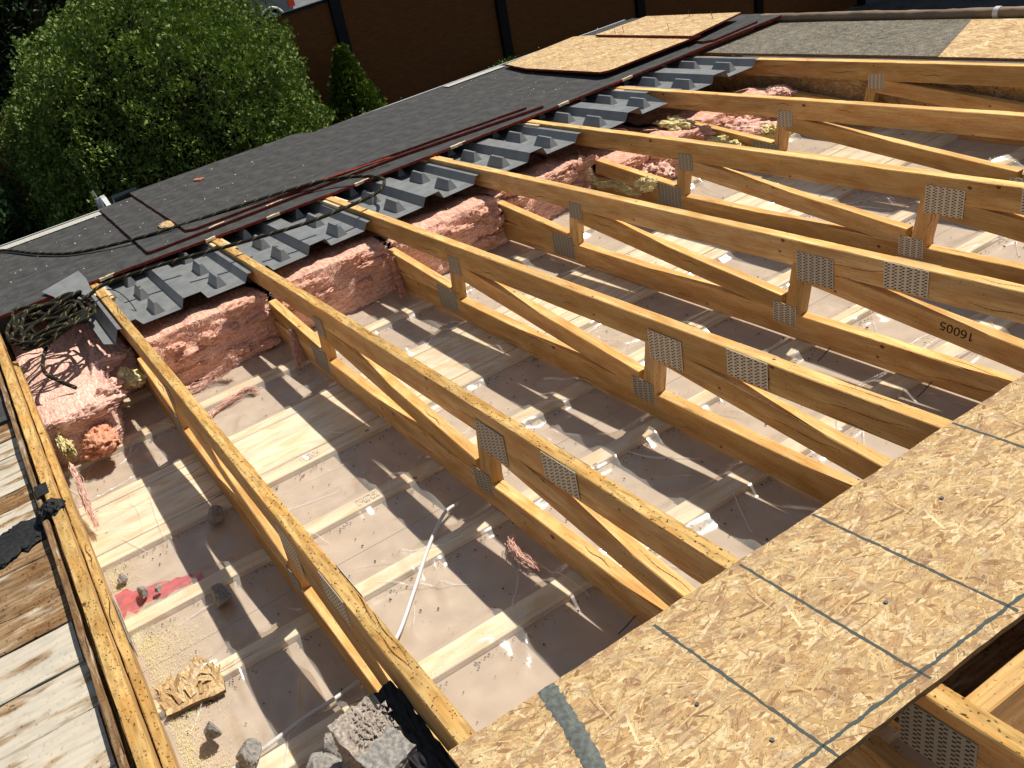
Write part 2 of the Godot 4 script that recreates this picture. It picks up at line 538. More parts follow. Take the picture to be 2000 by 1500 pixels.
# ---------------------------------------------------------------- lumber
# a straight or gently bent stick: path of its section centre, "side" across its thickness w, depth d; all four arrises chamfered
func beam(path: PackedVector3Array, side: Vector3, w: float, d: float, rough_seed: int, bs: MB, bt: MB, be: MB, step := 0.07, wane := 0.0012, cut0 := 0.0, cut1 := 0.0) -> void:
	var pts := PackedVector3Array()
	var dist := PackedFloat32Array()
	var total := 0.0
	for i in path.size() - 1:
		var l := path[i].distance_to(path[i + 1])
		var n := maxi(1, int(l / step))
		for k in n:
			pts.append(path[i].lerp(path[i + 1], float(k) / n))
			dist.append(total + l * k / n)
		total += l
	pts.append(path[path.size() - 1])
	dist.append(total)
	var ch := 0.0022
	var hw := w * 0.5
	var hd := d * 0.5
	# section, going round: (across, up)
	var sec := [Vector2(hw, -hd + ch), Vector2(hw, hd - ch), Vector2(hw - ch, hd), Vector2(-hw + ch, hd), Vector2(-hw, hd - ch), Vector2(-hw, -hd + ch), Vector2(-hw + ch, -hd), Vector2(hw - ch, -hd)]
	var rings := []
	var ups := PackedVector3Array()
	for i in pts.size():
		var t := (pts[mini(i + 1, pts.size() - 1)] - pts[maxi(i - 1, 0)]).normalized()
		var up := side.cross(t).normalized()
		ups.append(up)
		var ring := PackedVector3Array()
		for k in 8:
			var s: Vector2 = sec[k]
			var jx := noise_a.get_noise_3d(dist[i] * 14.0, k * 31.0, rough_seed * 17.0) * wane
			var jy := noise_a.get_noise_3d(dist[i] * 14.0, k * 31.0 + 9.0, rough_seed * 17.0 + 5.0) * wane
			if k in [1, 2, 3, 4]:
				jy *= 1.6
			var p := pts[i] + side * (s.x + jx) + up * (s.y + jy)
			if i == 0:
				p += t * cut0 * s.y / hd
			if i == pts.size() - 1:
				p += t * cut1 * s.y / hd
			ring.append(p)
		rings.append(ring)
	var ro := RandomNumberGenerator.new()
	ro.seed = rough_seed * 7919 + 3
	var u0 := ro.randf()
	var v_off := []
	for k in 8:
		v_off.append(ro.randf_range(0.02, 0.36))
	for i in pts.size() - 1:
		var ua := u0 + dist[i] / 2.4
		var ub := u0 + dist[i + 1] / 2.4
		for k in 8:
			var k2 := (k + 1) % 8
			var a: Vector3 = rings[i][k]
			var b: Vector3 = rings[i][k2]
			var c: Vector3 = rings[i + 1][k2]
			var e: Vector3 = rings[i + 1][k]
			var mid: Vector2 = (sec[k] + sec[k2]) * 0.5
			var o := Vector2(0, 0)
			match k:
				0: o = Vector2(1, 0)
				1: o = Vector2(1, 1)
				2: o = Vector2(0, 1)
				3: o = Vector2(-1, 1)
				4: o = Vector2(-1, 0)
				5: o = Vector2(-1, -1)
				6: o = Vector2(0, -1)
				7: o = Vector2(1, -1)
			var out := side * o.x + ups[i] * o.y
			var fl: float = (sec[k2] - sec[k]).length() / 0.16
			var va: float = v_off[k]
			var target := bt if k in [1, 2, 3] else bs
			target.quad(a, b, c, e, out, Vector2(ua, va), Vector2(ua, va + fl), Vector2(ub, va + fl), Vector2(ub, va), true)
	for e in 2:
		var ring: PackedVector3Array = rings[0] if e == 0 else rings[rings.size() - 1]
		var t := (pts[1] - pts[0]).normalized() * -1.0 if e == 0 else (pts[pts.size() - 1] - pts[pts.size() - 2]).normalized()
		for k in range(1, 7):
			be.tri(ring[0], ring[k], ring[k + 1], t, Vector2(sec[0].x, sec[0].y) / 0.16, Vector2(sec[k].x, sec[k].y) / 0.16, Vector2(sec[k + 1].x, sec[k + 1].y) / 0.16)

func stick(called: String, path: Array, side: Vector3, w: float, d: float, seed_: int, parent: Node, ms: Material, mt: Material, wane := 0.0012, cut0 := 0.0, cut1 := 0.0) -> MeshInstance3D:
	var a := MB.new()
	var b := MB.new()
	var c := MB.new()
	beam(PackedVector3Array(path), side, w, d, seed_, a, b, c, 0.07, wane, cut0, cut1)
	return build(called, [a, ms, b, mt, c, M.wood_end], parent)

func nail_plate(parent: Node, x: float, y: float, z: float, w: float, h: float, tilt: float, m: Material, face := 1.0) -> void:
	var b := MB.new()
	var ca := cos(tilt)
	var sa := sin(tilt)
	var P := func(i: float, j: float, k: float) -> Vector3: return Vector3(x + (i * w * ca - j * h * sa) * 0.5, y + (i * w * sa + j * h * ca) * 0.5, z + k * face)
	var nu := roundf(w / 0.021)
	var nv := roundf(h / 0.0205)
	var zt := 0.0018
	b.quad(P.call(-1, -1, zt), P.call(1, -1, zt), P.call(1, 1, zt), P.call(-1, 1, zt), Vector3(0, 0, face), Vector2(0, nv), Vector2(nu, nv), Vector2(nu, 0), Vector2(0, 0))
	for e in [[-1, -1, 1, -1, Vector3.DOWN], [-1, 1, 1, 1, Vector3.UP], [-1, -1, -1, 1, Vector3.LEFT], [1, -1, 1, 1, Vector3.RIGHT]]:
		b.quad(P.call(e[0], e[1], 0.0003), P.call(e[2], e[3], 0.0003), P.call(e[2], e[3], zt), P.call(e[0], e[1], zt), e[4], Vector2(0.05, 0.03), Vector2(0.06, 0.03), Vector2(0.06, 0.05), Vector2(0.05, 0.05))
	build("nail_plate", [b, m], parent)

func chord_top(x: float) -> float:
	var xs := [-3.0, -1.35, 0.0, 2.0, 3.8]
	var ys := [0.206, 0.232, 0.2515, 0.269, 0.283]
	for i in xs.size() - 1:
		if x <= xs[i + 1]:
			return lerpf(ys[i], ys[i + 1], (x - xs[i]) / (xs[i + 1] - xs[i]))
	return ys[-1]

func make_truss(k: int, dy: float, label: String) -> void:
	var zf := -k * PITCH
	var zc := zf - THICK * 0.5
	var t := thing("roof_truss", label, "roof truss", Vector3(0, -0.09 + dy, zc), "roof trusses at even spacing")
	var r := RandomNumberGenerator.new()
	r.seed = 400 + k
	var ms: Material = M.wood[k % 4]
	var mt: Material = M.wood_top if k < 3 else M.wood_top_fresh
	var side := Vector3(0, 0, 1)
	var d := 0.088
	var top := []
	for x in [-2.4, -1.35, 0.0, 1.0, 2.0, 3.7]:
		top.append(Vector3(x, chord_top(x) - d * 0.5 + dy + (noise_b.get_noise_2d(x * 0.6, k * 50.0) * 0.001), zc + noise_b.get_noise_2d(x * 0.4, k * 90.0 + 40.0) * 0.002))
	stick("top_chord", top, side, THICK, d, 10 + k * 10, t, ms, mt, 0.0022 if k < 3 else 0.0014)
	stick("bottom_chord", [Vector3(-1.9, -0.045 + dy, zc), Vector3(0.4, -0.045 + dy, zc + 0.002), Vector3(3.7, -0.045 + dy, zc)], side, THICK, 0.09, 11 + k * 10, t, M.wood[(k + 2) % 4], M.wood_top_fresh)
	# webs
	stick("heel_web", [Vector3(-0.62, 0.054 + dy, zc), Vector3(-0.09, 0.004 + dy, zc)], side, THICK, 0.072, 12 + k * 10, t, M.wood[(k + 1) % 4], M.wood_top_fresh, 0.001, 0.004, 0.0)
	stick("vertical_web", [Vector3(-0.052, 0.000 + dy, zc), Vector3(-0.021, 0.172 + dy, zc)], side, THICK, 0.052, 13 + k * 10, t, ms, ms, 0.0008)
	stick("diagonal_web", [Vector3(0.0, 0.139 + dy, zc), Vector3(1.02, 0.020 + dy, zc)], side, THICK - 0.001, 0.068, 14 + k * 10, t, M.wood[(k + 3) % 4], M.wood_top_fresh)
	stick("vertical_web", [Vector3(1.066, -0.002 + dy, zc), Vector3(1.098, 0.182 + dy, zc)], side, THICK, 0.058, 15 + k * 10, t, M.wood[(k + 1) % 4], M.wood[(k + 1) % 4], 0.0008)
	stick("diagonal_web", [Vector3(1.14, 0.153 + dy, zc), Vector3(2.55, -0.02 + dy, zc)], side, THICK - 0.001, 0.07, 16 + k * 10, t, M.wood[(k + 2) % 4], M.wood_top_fresh)
	# short cleats nailed to both sides of the chord at the eave
	for s in [-1.0, 1.0]:
		var z: float = zc + s * (THICK * 0.5 + 0.0095)
		var x1 := r.randf_range(-1.2, -1.02)
		stick("cleat", [Vector3(-1.85, chord_top(-1.85) - 0.045 + dy, z), Vector3(-1.35, chord_top(-1.35) - 0.032 + dy, z), Vector3(x1, chord_top(x1) - 0.030 + dy, z)], side, 0.017, 0.05, 300 + k * 4 + int(s), t, M.pale, M.pale, 0.0012)
	# connector plates on both faces
	var J := func() -> float: return r.randf_range(-0.007, 0.007)
	for f in [1.0, -1.0]:
		var z: float = zc + f * (THICK * 0.5 + 0.0006)
		nail_plate(t, 0.0 + J.call(), 0.160 + dy + J.call() * 0.5, z, 0.080, 0.073, J.call() * 6.0, M.plate_dull if k < 6 else M.plate, f)
		nail_plate(t, 1.150 + J.call(), 0.176 + dy + J.call() * 0.4, z, 0.132, 0.098, J.call() * 4.0, M.plate if k % 2 else M.plate_b, f)
		nail_plate(t, 1.452 + J.call(), 0.224 + dy, z, 0.132, 0.078, J.call() * 2.0 + 0.01, M.plate, f)
		nail_plate(t, -0.119 + J.call(), -0.018 + dy + J.call(), z, 0.146, 0.100, J.call() * 5.0, M.plate_dull, f)
		nail_plate(t, 1.045 + J.call(), -0.006 + dy + J.call() * 0.6, z, 0.090, 0.072, J.call() * 4.0, M.plate_dull if k < 4 else M.plate, f)
		nail_plate(t, 2.37, 0.190 + dy, z, 0.12, 0.10, 0.02, M.plate_dull, f)
	if k == 4:
		var tm := TextMesh.new()
		var sf := SystemFont.new()
		sf.font_names = PackedStringArray(["Droid Sans"])
		tm.font = sf
		tm.text = "16005"
		tm.font_size = 64
		tm.pixel_size = 0.00055
		tm.depth = 0.0006
		tm.material = M.pencil
		var o := MeshInstance3D.new()
		o.name = "handwritten_number"
		o.mesh = tm
		t.add_child(o)
		o.position = Vector3(1.60, 0.105 + 0.09, THICK * 0.5 + 0.0004)
		o.rotation = Vector3(0, 0, PI - 0.12)

# ---------------------------------------------------------------- slabs
func deck_y(x: float) -> float:
	return 0.237 + (x + 1.2) * 0.02

# a sheet cut to a polygon in plan (x, z); top(x, z) gives its upper face
func slab(poly: PackedVector2Array, top: Callable, thick: float, mt: Material, ms: Material, called: String, uv_scale: float, rough := 0.0, parent: Node = null, swap := false, cell := 0.0) -> MeshInstance3D:
	var p := PackedVector2Array()
	for i in poly.size():
		var a := poly[i]
		var b := poly[(i + 1) % poly.size()]
		var n := maxi(1, int(a.distance_to(b) / 0.03)) if rough > 0.0 else 1
		if cell > 0.0:
			n = maxi(1, int(a.distance_to(b) / cell))
		for k in n:
			var q := a.lerp(b, float(k) / n)
			if rough > 0.0:
				q += Vector2(noise_b.get_noise_2d(q.x * 40.0, q.y * 40.0), noise_b.get_noise_2d(q.x * 40.0 + 77.0, q.y * 40.0)) * rough
			p.append(q)
	var T := MB.new()
	var E := MB.new()
	var H := func(q: Vector2) -> Vector3: return Vector3(q.x, top.call(q.x, q.y), q.y)
	var tris := Geometry2D.triangulate_polygon(p)
	var dn := Vector3(0, -thick, 0)
	for i in range(0, tris.size(), 3):
		var q := [p[tris[i]], p[tris[i + 1]], p[tris[i + 2]]]
		var w := [H.call(q[0]), H.call(q[1]), H.call(q[2])]
		var u := []
		for e in q:
			u.append(Vector2(e.y, e.x) / uv_scale if swap else e / uv_scale)
		T.tri(w[0], w[1], w[2], Vector3.UP, u[0], u[1], u[2])
		E.tri(w[0] + dn, w[1] + dn, w[2] + dn, Vector3.DOWN, u[0], u[1], u[2])
	var cen := Vector2.ZERO
	for q in p: cen += q
	cen /= p.size()
	for i in p.size():
		var a := p[i]
		var b := p[(i + 1) % p.size()]
		var e := (b - a)
		var o := Vector3(e.y, 0, -e.x)
		var m := (a + b) * 0.5 - cen
		if o.x * m.x + o.z * m.y < 0:
			o = -o
		E.quad(H.call(a), H.call(b), H.call(b) + dn, H.call(a) + dn, o, Vector2(0, 0), Vector2(e.length(), 0) / uv_scale, Vector2(e.length(), thick) / uv_scale, Vector2(0, thick) / uv_scale)
	return build(called, [T, mt, E, ms], parent)

func rect(x0: float, x1: float, z0: float, z1: float) -> PackedVector2Array:
	return PackedVector2Array([Vector2(x0, z0), Vector2(x1, z0), Vector2(x1, z1), Vector2(x0, z1)])

# ---------------------------------------------------------------- tubes, lumps
func spline(ctrl: Array, per := 10) -> PackedVector3Array:
	var c := PackedVector3Array(ctrl)
	var o := PackedVector3Array()
	for i in c.size() - 1:
		var p0 := c[maxi(i - 1, 0)]
		var p1 := c[i]
		var p2 := c[i + 1]
		var p3 := c[mini(i + 2, c.size() - 1)]
		for k in per:
			o.append(p1.cubic_interpolate(p2, p0, p3, float(k) / per))
	o.append(c[c.size() - 1])
	return o

func tube(b: MB, path: PackedVector3Array, radius: float, sides := 8, v_len := 0.05, wobble := 0.0) -> void:
	var rows := []
	var uvs := []
	var d := 0.0
	var side := Vector3.ZERO
	for i in path.size():
		var t := (path[mini(i + 1, path.size() - 1)] - path[maxi(i - 1, 0)]).normalized()
		if side == Vector3.ZERO:
			side = t.cross(Vector3.UP if absf(t.y) < 0.9 else Vector3.RIGHT).normalized()
		side = (side - t * side.dot(t)).normalized()
		var up := t.cross(side)
		var row := PackedVector3Array()
		var ur := PackedVector2Array()
		if i > 0:
			d += path[i].distance_to(path[i - 1])
		for k in sides + 1:
			var a := TAU * k / sides
			var rr := radius * (1.0 + wobble * noise_b.get_noise_3d(d * 12.0, cos(a) * 3.0, sin(a) * 3.0))
			row.append(path[i] + (side * cos(a) + up * sin(a)) * rr)
			ur.append(Vector2(float(k) / sides, d / v_len))
		rows.append(row)
		uvs.append(ur)
	b.grid(rows, uvs, false)
	for e in 2:
		var i := 0 if e == 0 else rows.size() - 1
		var t := (path[0] - path[1]) if e == 0 else (path[path.size() - 1] - path[path.size() - 2])
		for k in range(1, sides - 1):
			b.tri(rows[i][0], rows[i][k], rows[i][k + 1], t, uvs[i][0], uvs[i][0], uvs[i][0])

# a torn or crumpled lump: a ball pushed about by ridged noise
func lump(b: MB, at: Vector3, size: Vector3, seed_: int, amp := 0.35, freq := 2.2, res := 22, ridged := true, turn := 0.0) -> void:
	var n := fn(seed_, 1.0, 3)
	if ridged:
		n.fractal_type = FastNoiseLite.FRACTAL_RIDGED
	var rows := []
	var uvs := []
	var basis_ := Basis(Vector3.UP, turn)
	for j in res + 1:
		var th := PI * j / res
		var row := PackedVector3Array()
		var ur := PackedVector2Array()
		for i in res * 2:
			var ph := TAU * i / (res * 2)
			var dir := Vector3(sin(th) * cos(ph), cos(th), sin(th) * sin(ph))
			var k := 1.0 + amp * n.get_noise_3d(dir.x * freq + seed_, dir.y * freq * 1.4, dir.z * freq)
			row.append(at + basis_ * (dir * k * size))
			ur.append(Vector2(float(i) / res, float(j) / res))
		rows.append(row)
		uvs.append(ur)
	b.grid(rows, uvs, true, true)

# a broken stone with flat faces
func stone(b: MB, at: Vector3, size: Vector3, seed_: int) -> void:
	var r := RandomNumberGenerator.new()
	r.seed = seed_
	var basis_ := Basis.from_euler(Vector3(r.randf() * 0.5, r.randf() * TAU, r.randf() * 0.5))
	var cuts := []
	for i in 13:
		cuts.append([Vector3(r.randfn(), r.randfn(), r.randfn()).normalized(), r.randf_range(0.42, 0.80)])
	var n := fn(seed_, 3.0, 3)
	var res := 16
	var rows := []
	for j in res + 1:
		var th := PI * j / res
		var row := PackedVector3Array()
		for i in res * 2:
			var ph := TAU * i / (res * 2)
			var dir := Vector3(sin(th) * cos(ph), cos(th), sin(th) * sin(ph))
			var k := 1.0
			for c in cuts:
				var dd: float = dir.dot(c[0])
				if dd > 0.0:
					k = minf(k, c[1] / dd)
			k *= 1.25
			k += n.get_noise_3d(dir.x * 1.5, dir.y * 1.5, dir.z * 1.5) * 0.12 + n.get_noise_3d(dir.x * 6.0, dir.y * 6.0, dir.z * 6.0) * 0.05
			row.append(at + basis_ * (dir * k) * size)
		rows.append(row)
	for j in res:
		for i in res * 2:
			var i2 := (i + 1) % (res * 2)
			var m: Vector3 = (rows[j][i] + rows[j + 1][i2]) * 0.5 - at
			b.quad(rows[j][i], rows[j][i2], rows[j + 1][i2], rows[j + 1][i], m)

# ---------------------------------------------------------------- the scene
func _ready() -> void:
	rng.seed = 20240607
	noise_a.seed = 3
	noise_a.frequency = 1.0
	noise_b.seed = 8
	noise_b.frequency = 1.0
	setup_view()
	make_materials()
	build_ground()
	build_ceiling()
	build_trusses()
	build_decks()
	build_vents()
	build_insulation()
	build_rope()
	build_rubble()
	build_yard()
	build_small_things()

func setup_view() -> void:
	var cam := Camera3D.new()
	cam.name = "camera"
	add_child(cam)
	cam.position = Vector3(2.90297, 1.50495, -0.29803)
	cam.basis = Basis.from_euler(Vector3(deg_to_rad(-29.43646), deg_to_rad(69.79931), deg_to_rad(-16.00680)))
	var near := 0.05
	var f := 1721.883
	cam.set_frustum(near * 1500.0 / f, Vector2(near * (1000.0 - 740.811) / f, near * (780.917 - 750.0) / f), near, 120.0)
	cam.current = true
	var sky_mat := ProceduralSkyMaterial.new()
	sky_mat.sky_top_color = Color(0.45, 0.505, 0.58)
	sky_mat.sky_horizon_color = Color(0.74, 0.77, 0.80)
	sky_mat.sky_curve = 0.12
	sky_mat.ground_bottom_color = Color(0.16, 0.15, 0.13)
	sky_mat.ground_horizon_color = Color(0.45, 0.46, 0.46)
	sky_mat.energy_multiplier = 0.84
	var sky := Sky.new()
	sky.sky_material = sky_mat
	var env := Environment.new()
	env.background_mode = Environment.BG_SKY
	env.sky = sky
	env.tonemap_mode = Environment.TONE_MAPPER_LINEAR
	env.tonemap_exposure = 1.2
	env.sdfgi_enabled = true
	env.ssao_enabled = true
	env.ssil_enabled = true
	var we := WorldEnvironment.new()
	we.name = "environment"
	we.environment = env
	add_child(we)
	var sun := DirectionalLight3D.new()
	sun.name = "sun"
	sun.light_color = Color(1.0, 0.968, 0.915)
	sun.light_energy = 1.6
	sun.light_angular_distance = 0.5
	sun.shadow_enabled = true
	add_child(sun)
	sun.look_at_from_position(Vector3(0, 20, 0), Vector3(0, 20, 0) + SUN_FALL, Vector3(1, 0, 0))

func build_ground() -> void:
	var g := MB.new()
	g.box(Vector3(-90, -2.2, -90), Vector3(60, -1.5, 60))
	var o := build("ground", [g, M.soil])
	tag(o, "bare soil and grass of the yard beyond the eave", "ground", "", "structure")
	var s := MB.new()
	s.box(Vector3(-60, -1.49, -40), Vector3(-9.5, -1.485, -5.0))
	tag(build("street", [s, M.asphalt]), "grey asphalt street beyond the brown fence", "street", "", "structure")
	tag(slab(PackedVector2Array([Vector2(-12, -9.5), Vector2(12, -9.5), Vector2(12, -12.2), Vector2(-12, -12.2)]), func(_x: float, _z: float) -> float: return -1.47, 0.02, M.gravel, M.gravel, "gravel_bed", 1.0), "grey gravel strip in front of the dark hedge", "gravel", "", "structure")

# strips: x from, x to
const STRIPS := [[-0.72, -0.66], [-0.36, -0.30], [0.005, 0.06], [0.066, 0.342], [0.348, 0.415], [0.72, 0.777], [1.074, 1.13], [1.427, 1.495], [1.78, 1.845], [2.14, 2.20], [2.50, 2.56], [2.86, 2.92], [3.2, 3.26]]

func build_ceiling() -> void:
	var c := Node3D.new()
	c.name = "ceiling"
	add_child(c)
	tag(c, "drywall ceiling seen from above between the trusses", "ceiling", "", "structure")
	var edges := [-1.9, -0.28, 0.94, 2.16, 3.7]
	for i in 4:
		for j in 2:
			var b := MB.new()
			b.box(Vector3(edges[i] + 0.001, FLOOR_Y - 0.013, -2.2 if j == 0 else -4.34), Vector3(edges[i + 1] - 0.001, FLOOR_Y, -0.11 if j == 0 else -2.203))
			build("drywall_panel", [b, M.drywall], c)
	for i in STRIPS.size():
		var s: Array = STRIPS[i]
		var a := MB.new()
		var bb := MB.new()
		var e := MB.new()
		var xc: float = (s[0] + s[1]) * 0.5
		beam(PackedVector3Array([Vector3(xc, FLOOR_Y + 0.0105, -0.12), Vector3(xc + 0.004, FLOOR_Y + 0.0105, -2.2), Vector3(xc, FLOOR_Y + 0.0105, -4.33)]), Vector3(1, 0, 0), s[1] - s[0], 0.0205, 700 + i, a, bb, e, 0.1, 0.001)
		build("furring_board", [a, M.pale, bb, M.pale, e, M.pale], c)
	# printed grade stamps on two strips
	for q in [Vector3(0.752, 0, -0.96), Vector3(0.385, 0, -0.925)]:
		var st := MB.new()
		for i in 4:
			for j in 26:
				if rng.randf() < 0.62:
					var x: float = q.x - 0.018 + i * 0.009 + rng.randf() * 0.003
					var z: float = q.z - 0.04 + j * 0.003
					st.box(Vector3(x, FLOOR_Y + 0.0212, z), Vector3(x + 0.002 + rng.randf() * 0.005, FLOOR_Y + 0.0216, z + 0.0016))
		build("grade_stamp", [st, M.stamp_ink], c)
	# clear vapour barrier draped over the boards
	var nx := 400
	var nz := 420
	var x0 := -0.95
	var x1 := 2.75
	var z0 := -0.16
	var z1 := -4.32
	var n1 := fn(91, 1.0, 3)
	n1.fractal_type = FastNoiseLite.FRACTAL_RIDGED
	var n2 := fn(92, 1.0, 2)
	var rows := []
	for j in nz + 1:
		var row := PackedVector3Array()
		var z := lerpf(z0, z1, float(j) / nz)
		var bay := fposmod(-z, PITCH) / PITCH
		var mid := 4.0 * bay * (1.0 - bay)
		for i in nx + 1:
			var x := lerpf(x0, x1, float(i) / nx)
			row.append(Vector3(x, poly_y(x, z, mid, n1, n2), z))
		rows.append(row)
	var cr := RandomNumberGenerator.new()
	cr.seed = 4711
	var fold_b := MB.new()
	for crease in 430:
		var thin := crease >= 230
		var bay_n := cr.randi_range(0, 6)
		var zc := -PITCH * (bay_n + cr.randf_range(0.08, 0.95))
		var q := Vector2(cr.randf_range(-0.5, 2.3), zc)
		var ang := cr.randfn(0.0, 0.5) if cr.randf() < 0.45 else cr.randfn(PI * 0.5, 0.6)
		var len_ := cr.randf_range(0.06, 0.34)
		var hgt := cr.randf_range(0.003, 0.011)
		var wid := cr.randf_range(0.016, 0.034)
		if not thin:
			hgt *= 2.0
		var track := PackedVector2Array()
		var bendy := cr.randfn(0.0, 0.8)
		var n_st := int(len_ / 0.006)
		var add := {}
		for k in n_st:
			var f := float(k) / n_st
			ang += bendy * 0.006 + 0.05 * noise_b.get_noise_2d(k * 0.12, crease * 10.0)
			q += Vector2(cos(ang), sin(ang)) * 0.006
			track.append(q)
			if thin:
				continue
			var env_ := sin(PI * pow(f, 0.7)) * hgt
			var ci := int((q.x - x0) / (x1 - x0) * nx)
			var cj := int((q.y - z0) / (z1 - z0) * nz)
			for dj in range(-3, 4):
				for di in range(-3, 4):
					var i := ci + di
					var j := cj + dj
					if i < 1 or j < 1 or i >= nx or j >= nz:
						continue
					var p := Vector2(lerpf(x0, x1, float(i) / nx), lerpf(z0, z1, float(j) / nz))
					var d := p.distance_to(q) / wid
					var v := env_ * exp(-d * d * 1.6)
					var key := j * 4096 + i
					add[key] = maxf(add.get(key, 0.0), v)
		for key in add:
			var j: int = key / 4096
			var i: int = key % 4096
			var zz := fposmod(-rows[j][i].z, PITCH)
			if zz < 0.05 or zz > PITCH - 0.012:
				continue
			rows[j][i] += Vector3(0, add[key], 0)
		if thin and track.size() > 4:
			# a narrow pinched fold, film lying double
			var fr := []
			var hw := cr.randf_range(0.0014, 0.0036)
			for k in track.size():
				var f := float(k) / (track.size() - 1)
				var p: Vector2 = track[k]
				var dirv := (track[mini(k + 1, track.size() - 1)] - track[maxi(k - 1, 0)]).normalized()
				var nv := Vector2(-dirv.y, dirv.x)
				var i := clampi(int((p.x - x0) / (x1 - x0) * nx), 1, nx - 1)
				var j := clampi(int((p.y - z0) / (z1 - z0) * nz), 1, nz - 1)
				var zz := fposmod(-p.y, PITCH)
				if zz < 0.045 or zz > PITCH - 0.006:
					break
				var y: float = maxf(rows[j][i].y, maxf(rows[j][i + 1].y, rows[j][i - 1].y)) + 0.0006
				var e := sin(PI * clampf(f, 0.0, 1.0))
				var ww := hw * (0.35 + 0.65 * e) * (1.0 + 0.5 * noise_b.get_noise_2d(k * 0.4, crease * 7.0))
				var hh := 0.0006 + e * hw * 1.1
				fr.append(PackedVector3Array([Vector3(p.x - nv.x * ww, y, p.y - nv.y * ww), Vector3(p.x - nv.x * ww * 0.4, y + hh, p.y - nv.y * ww * 0.4), Vector3(p.x + nv.x * ww * 0.4, y + hh, p.y + nv.y * ww * 0.4), Vector3(p.x + nv.x * ww, y, p.y + nv.y * ww)]))
			if fr.size() > 3:
				fold_b.grid(fr, [], true)
	var b := MB.new()
	b.grid(rows, [], false)
	var o := build("vapour_barrier", [b, M.poly])
	build("pinched_folds", [fold_b, M.poly_fold], o).set_meta("kind", "stuff")
	tag(o, "clear wrinkled plastic sheet lying over the furring boards between the trusses", "plastic sheet")

func poly_y(x: float, z: float, mid: float, n1: FastNoiseLite, n2: FastNoiseLite) -> float:
	var h := 0.0
	for s in STRIPS:
		var d: float = maxf(maxf(s[0] - x, x - s[1]), 0.0)
		if d < 0.09:
			var reach := 0.034 + 0.030 * (n2.get_noise_2d(x * 2.0 + s[0] * 50.0, z * 3.0) + 0.6)
			h = maxf(h, 0.0215 * (1.0 - smoothstep(0.0, reach, d)))
	# long creases fanning away from the trusses
	var wx := x + 0.18 * n2.get_noise_2d(x * 1.3, z * 1.3)
	var w := maxf(n2.get_noise_2d(wx * 3.0 + z * 1.2, z * 4.0 - x * 0.8), 0.0)
	var fold := 0.0
	for zz in [-0.36, -0.93, -1.53, -2.1, -2.75]:
		var dz: float = absf(z - zz - 0.01 * n2.get_noise_2d(x * 2.0, zz * 30.0))
		fold += 0.0035 * exp(-dz * dz / 0.00006)
	var y := FLOOR_Y + 0.0015 + h + (w * w * 0.014 + fold) * (0.25 + 0.75 * mid) * (1.0 if h < 0.02 else 0.35)
	return minf(y, -0.0905 + 0.02 * mid)

func build_trusses() -> void:
	var labels := [
		"",
		"wooden roof truss running from the tangled rope to the broken concrete block",
		"wooden roof truss with a small saw-cut joint halfway along its weathered top chord",
		"wooden roof truss that meets the OSB strip where the upper right chalk line starts",
		"wooden roof truss with the number 16005 handwritten on its long diagonal",
		"wooden roof truss with yellow tufts resting on its heel web, beyond the numbered one",
		"wooden roof truss just in front of the farthest one, beside the torn-cornered vent",
		"farthest wooden roof truss, under the edge of the dusty far roof deck"]
	var dys := [0.0, 0.0, 0.0, 0.0, 0.0, -0.006, -0.016, -0.034]
	for k in range(1, 8):
		make_truss(k, dys[k], labels[k])
	# the gable truss next to the planks
	var zc := -0.136
	var t := thing("gable_truss", "splintered gable end truss beside the grey planks at the left edge", "roof truss", Vector3(0, -0.09, zc))
	var side := Vector3(0, 0, 1)
	var top := []
	for x in [-2.4, -1.35, 0.0, 1.0, 2.0, 2.6]:
		top.append(Vector3(x, chord_top(x) - 0.05, zc))
	stick("top_chord", top, side, 0.034, 0.088, 901, t, M.wood[0], M.wood_top, 0.003)
	var second := []
	for x in [-0.9, -0.2, 0.5, 1.2, 2.5]:
		second.append(Vector3(x, chord_top(x) - 0.085 - 0.006, zc - 0.032))
	stick("nailing_strip", second, side, 0.022, 0.07, 902, t, M.wood[1], M.wood_top, 0.003)
	stick("bottom_chord", [Vector3(-1.9, -0.045, zc), Vector3(2.7, -0.045, zc)], side, 0.036, 0.09, 903, t, M.wood[2], M.wood_top_fresh)
	stick("vertical_web", [Vector3(0.2, 0.0, zc), Vector3(0.2, 0.14, zc)], side, 0.036, 0.06, 904, t, M.wood[1], M.wood[1])
	stick("vertical_web", [Vector3(1.25, 0.0, zc), Vector3(1.25, 0.14, zc)], side, 0.036, 0.06, 905, t, M.wood[1], M.wood[1])
	nail_plate(t, 1.07, 0.150, zc - 0.0445, 0.2, 0.05, 0.0, M.plate_dull, -1.0)
	nail_plate(t, 1.25, 0.01, zc - 0.0195, 0.12, 0.07, 0.0, M.plate_dull, -1.0)

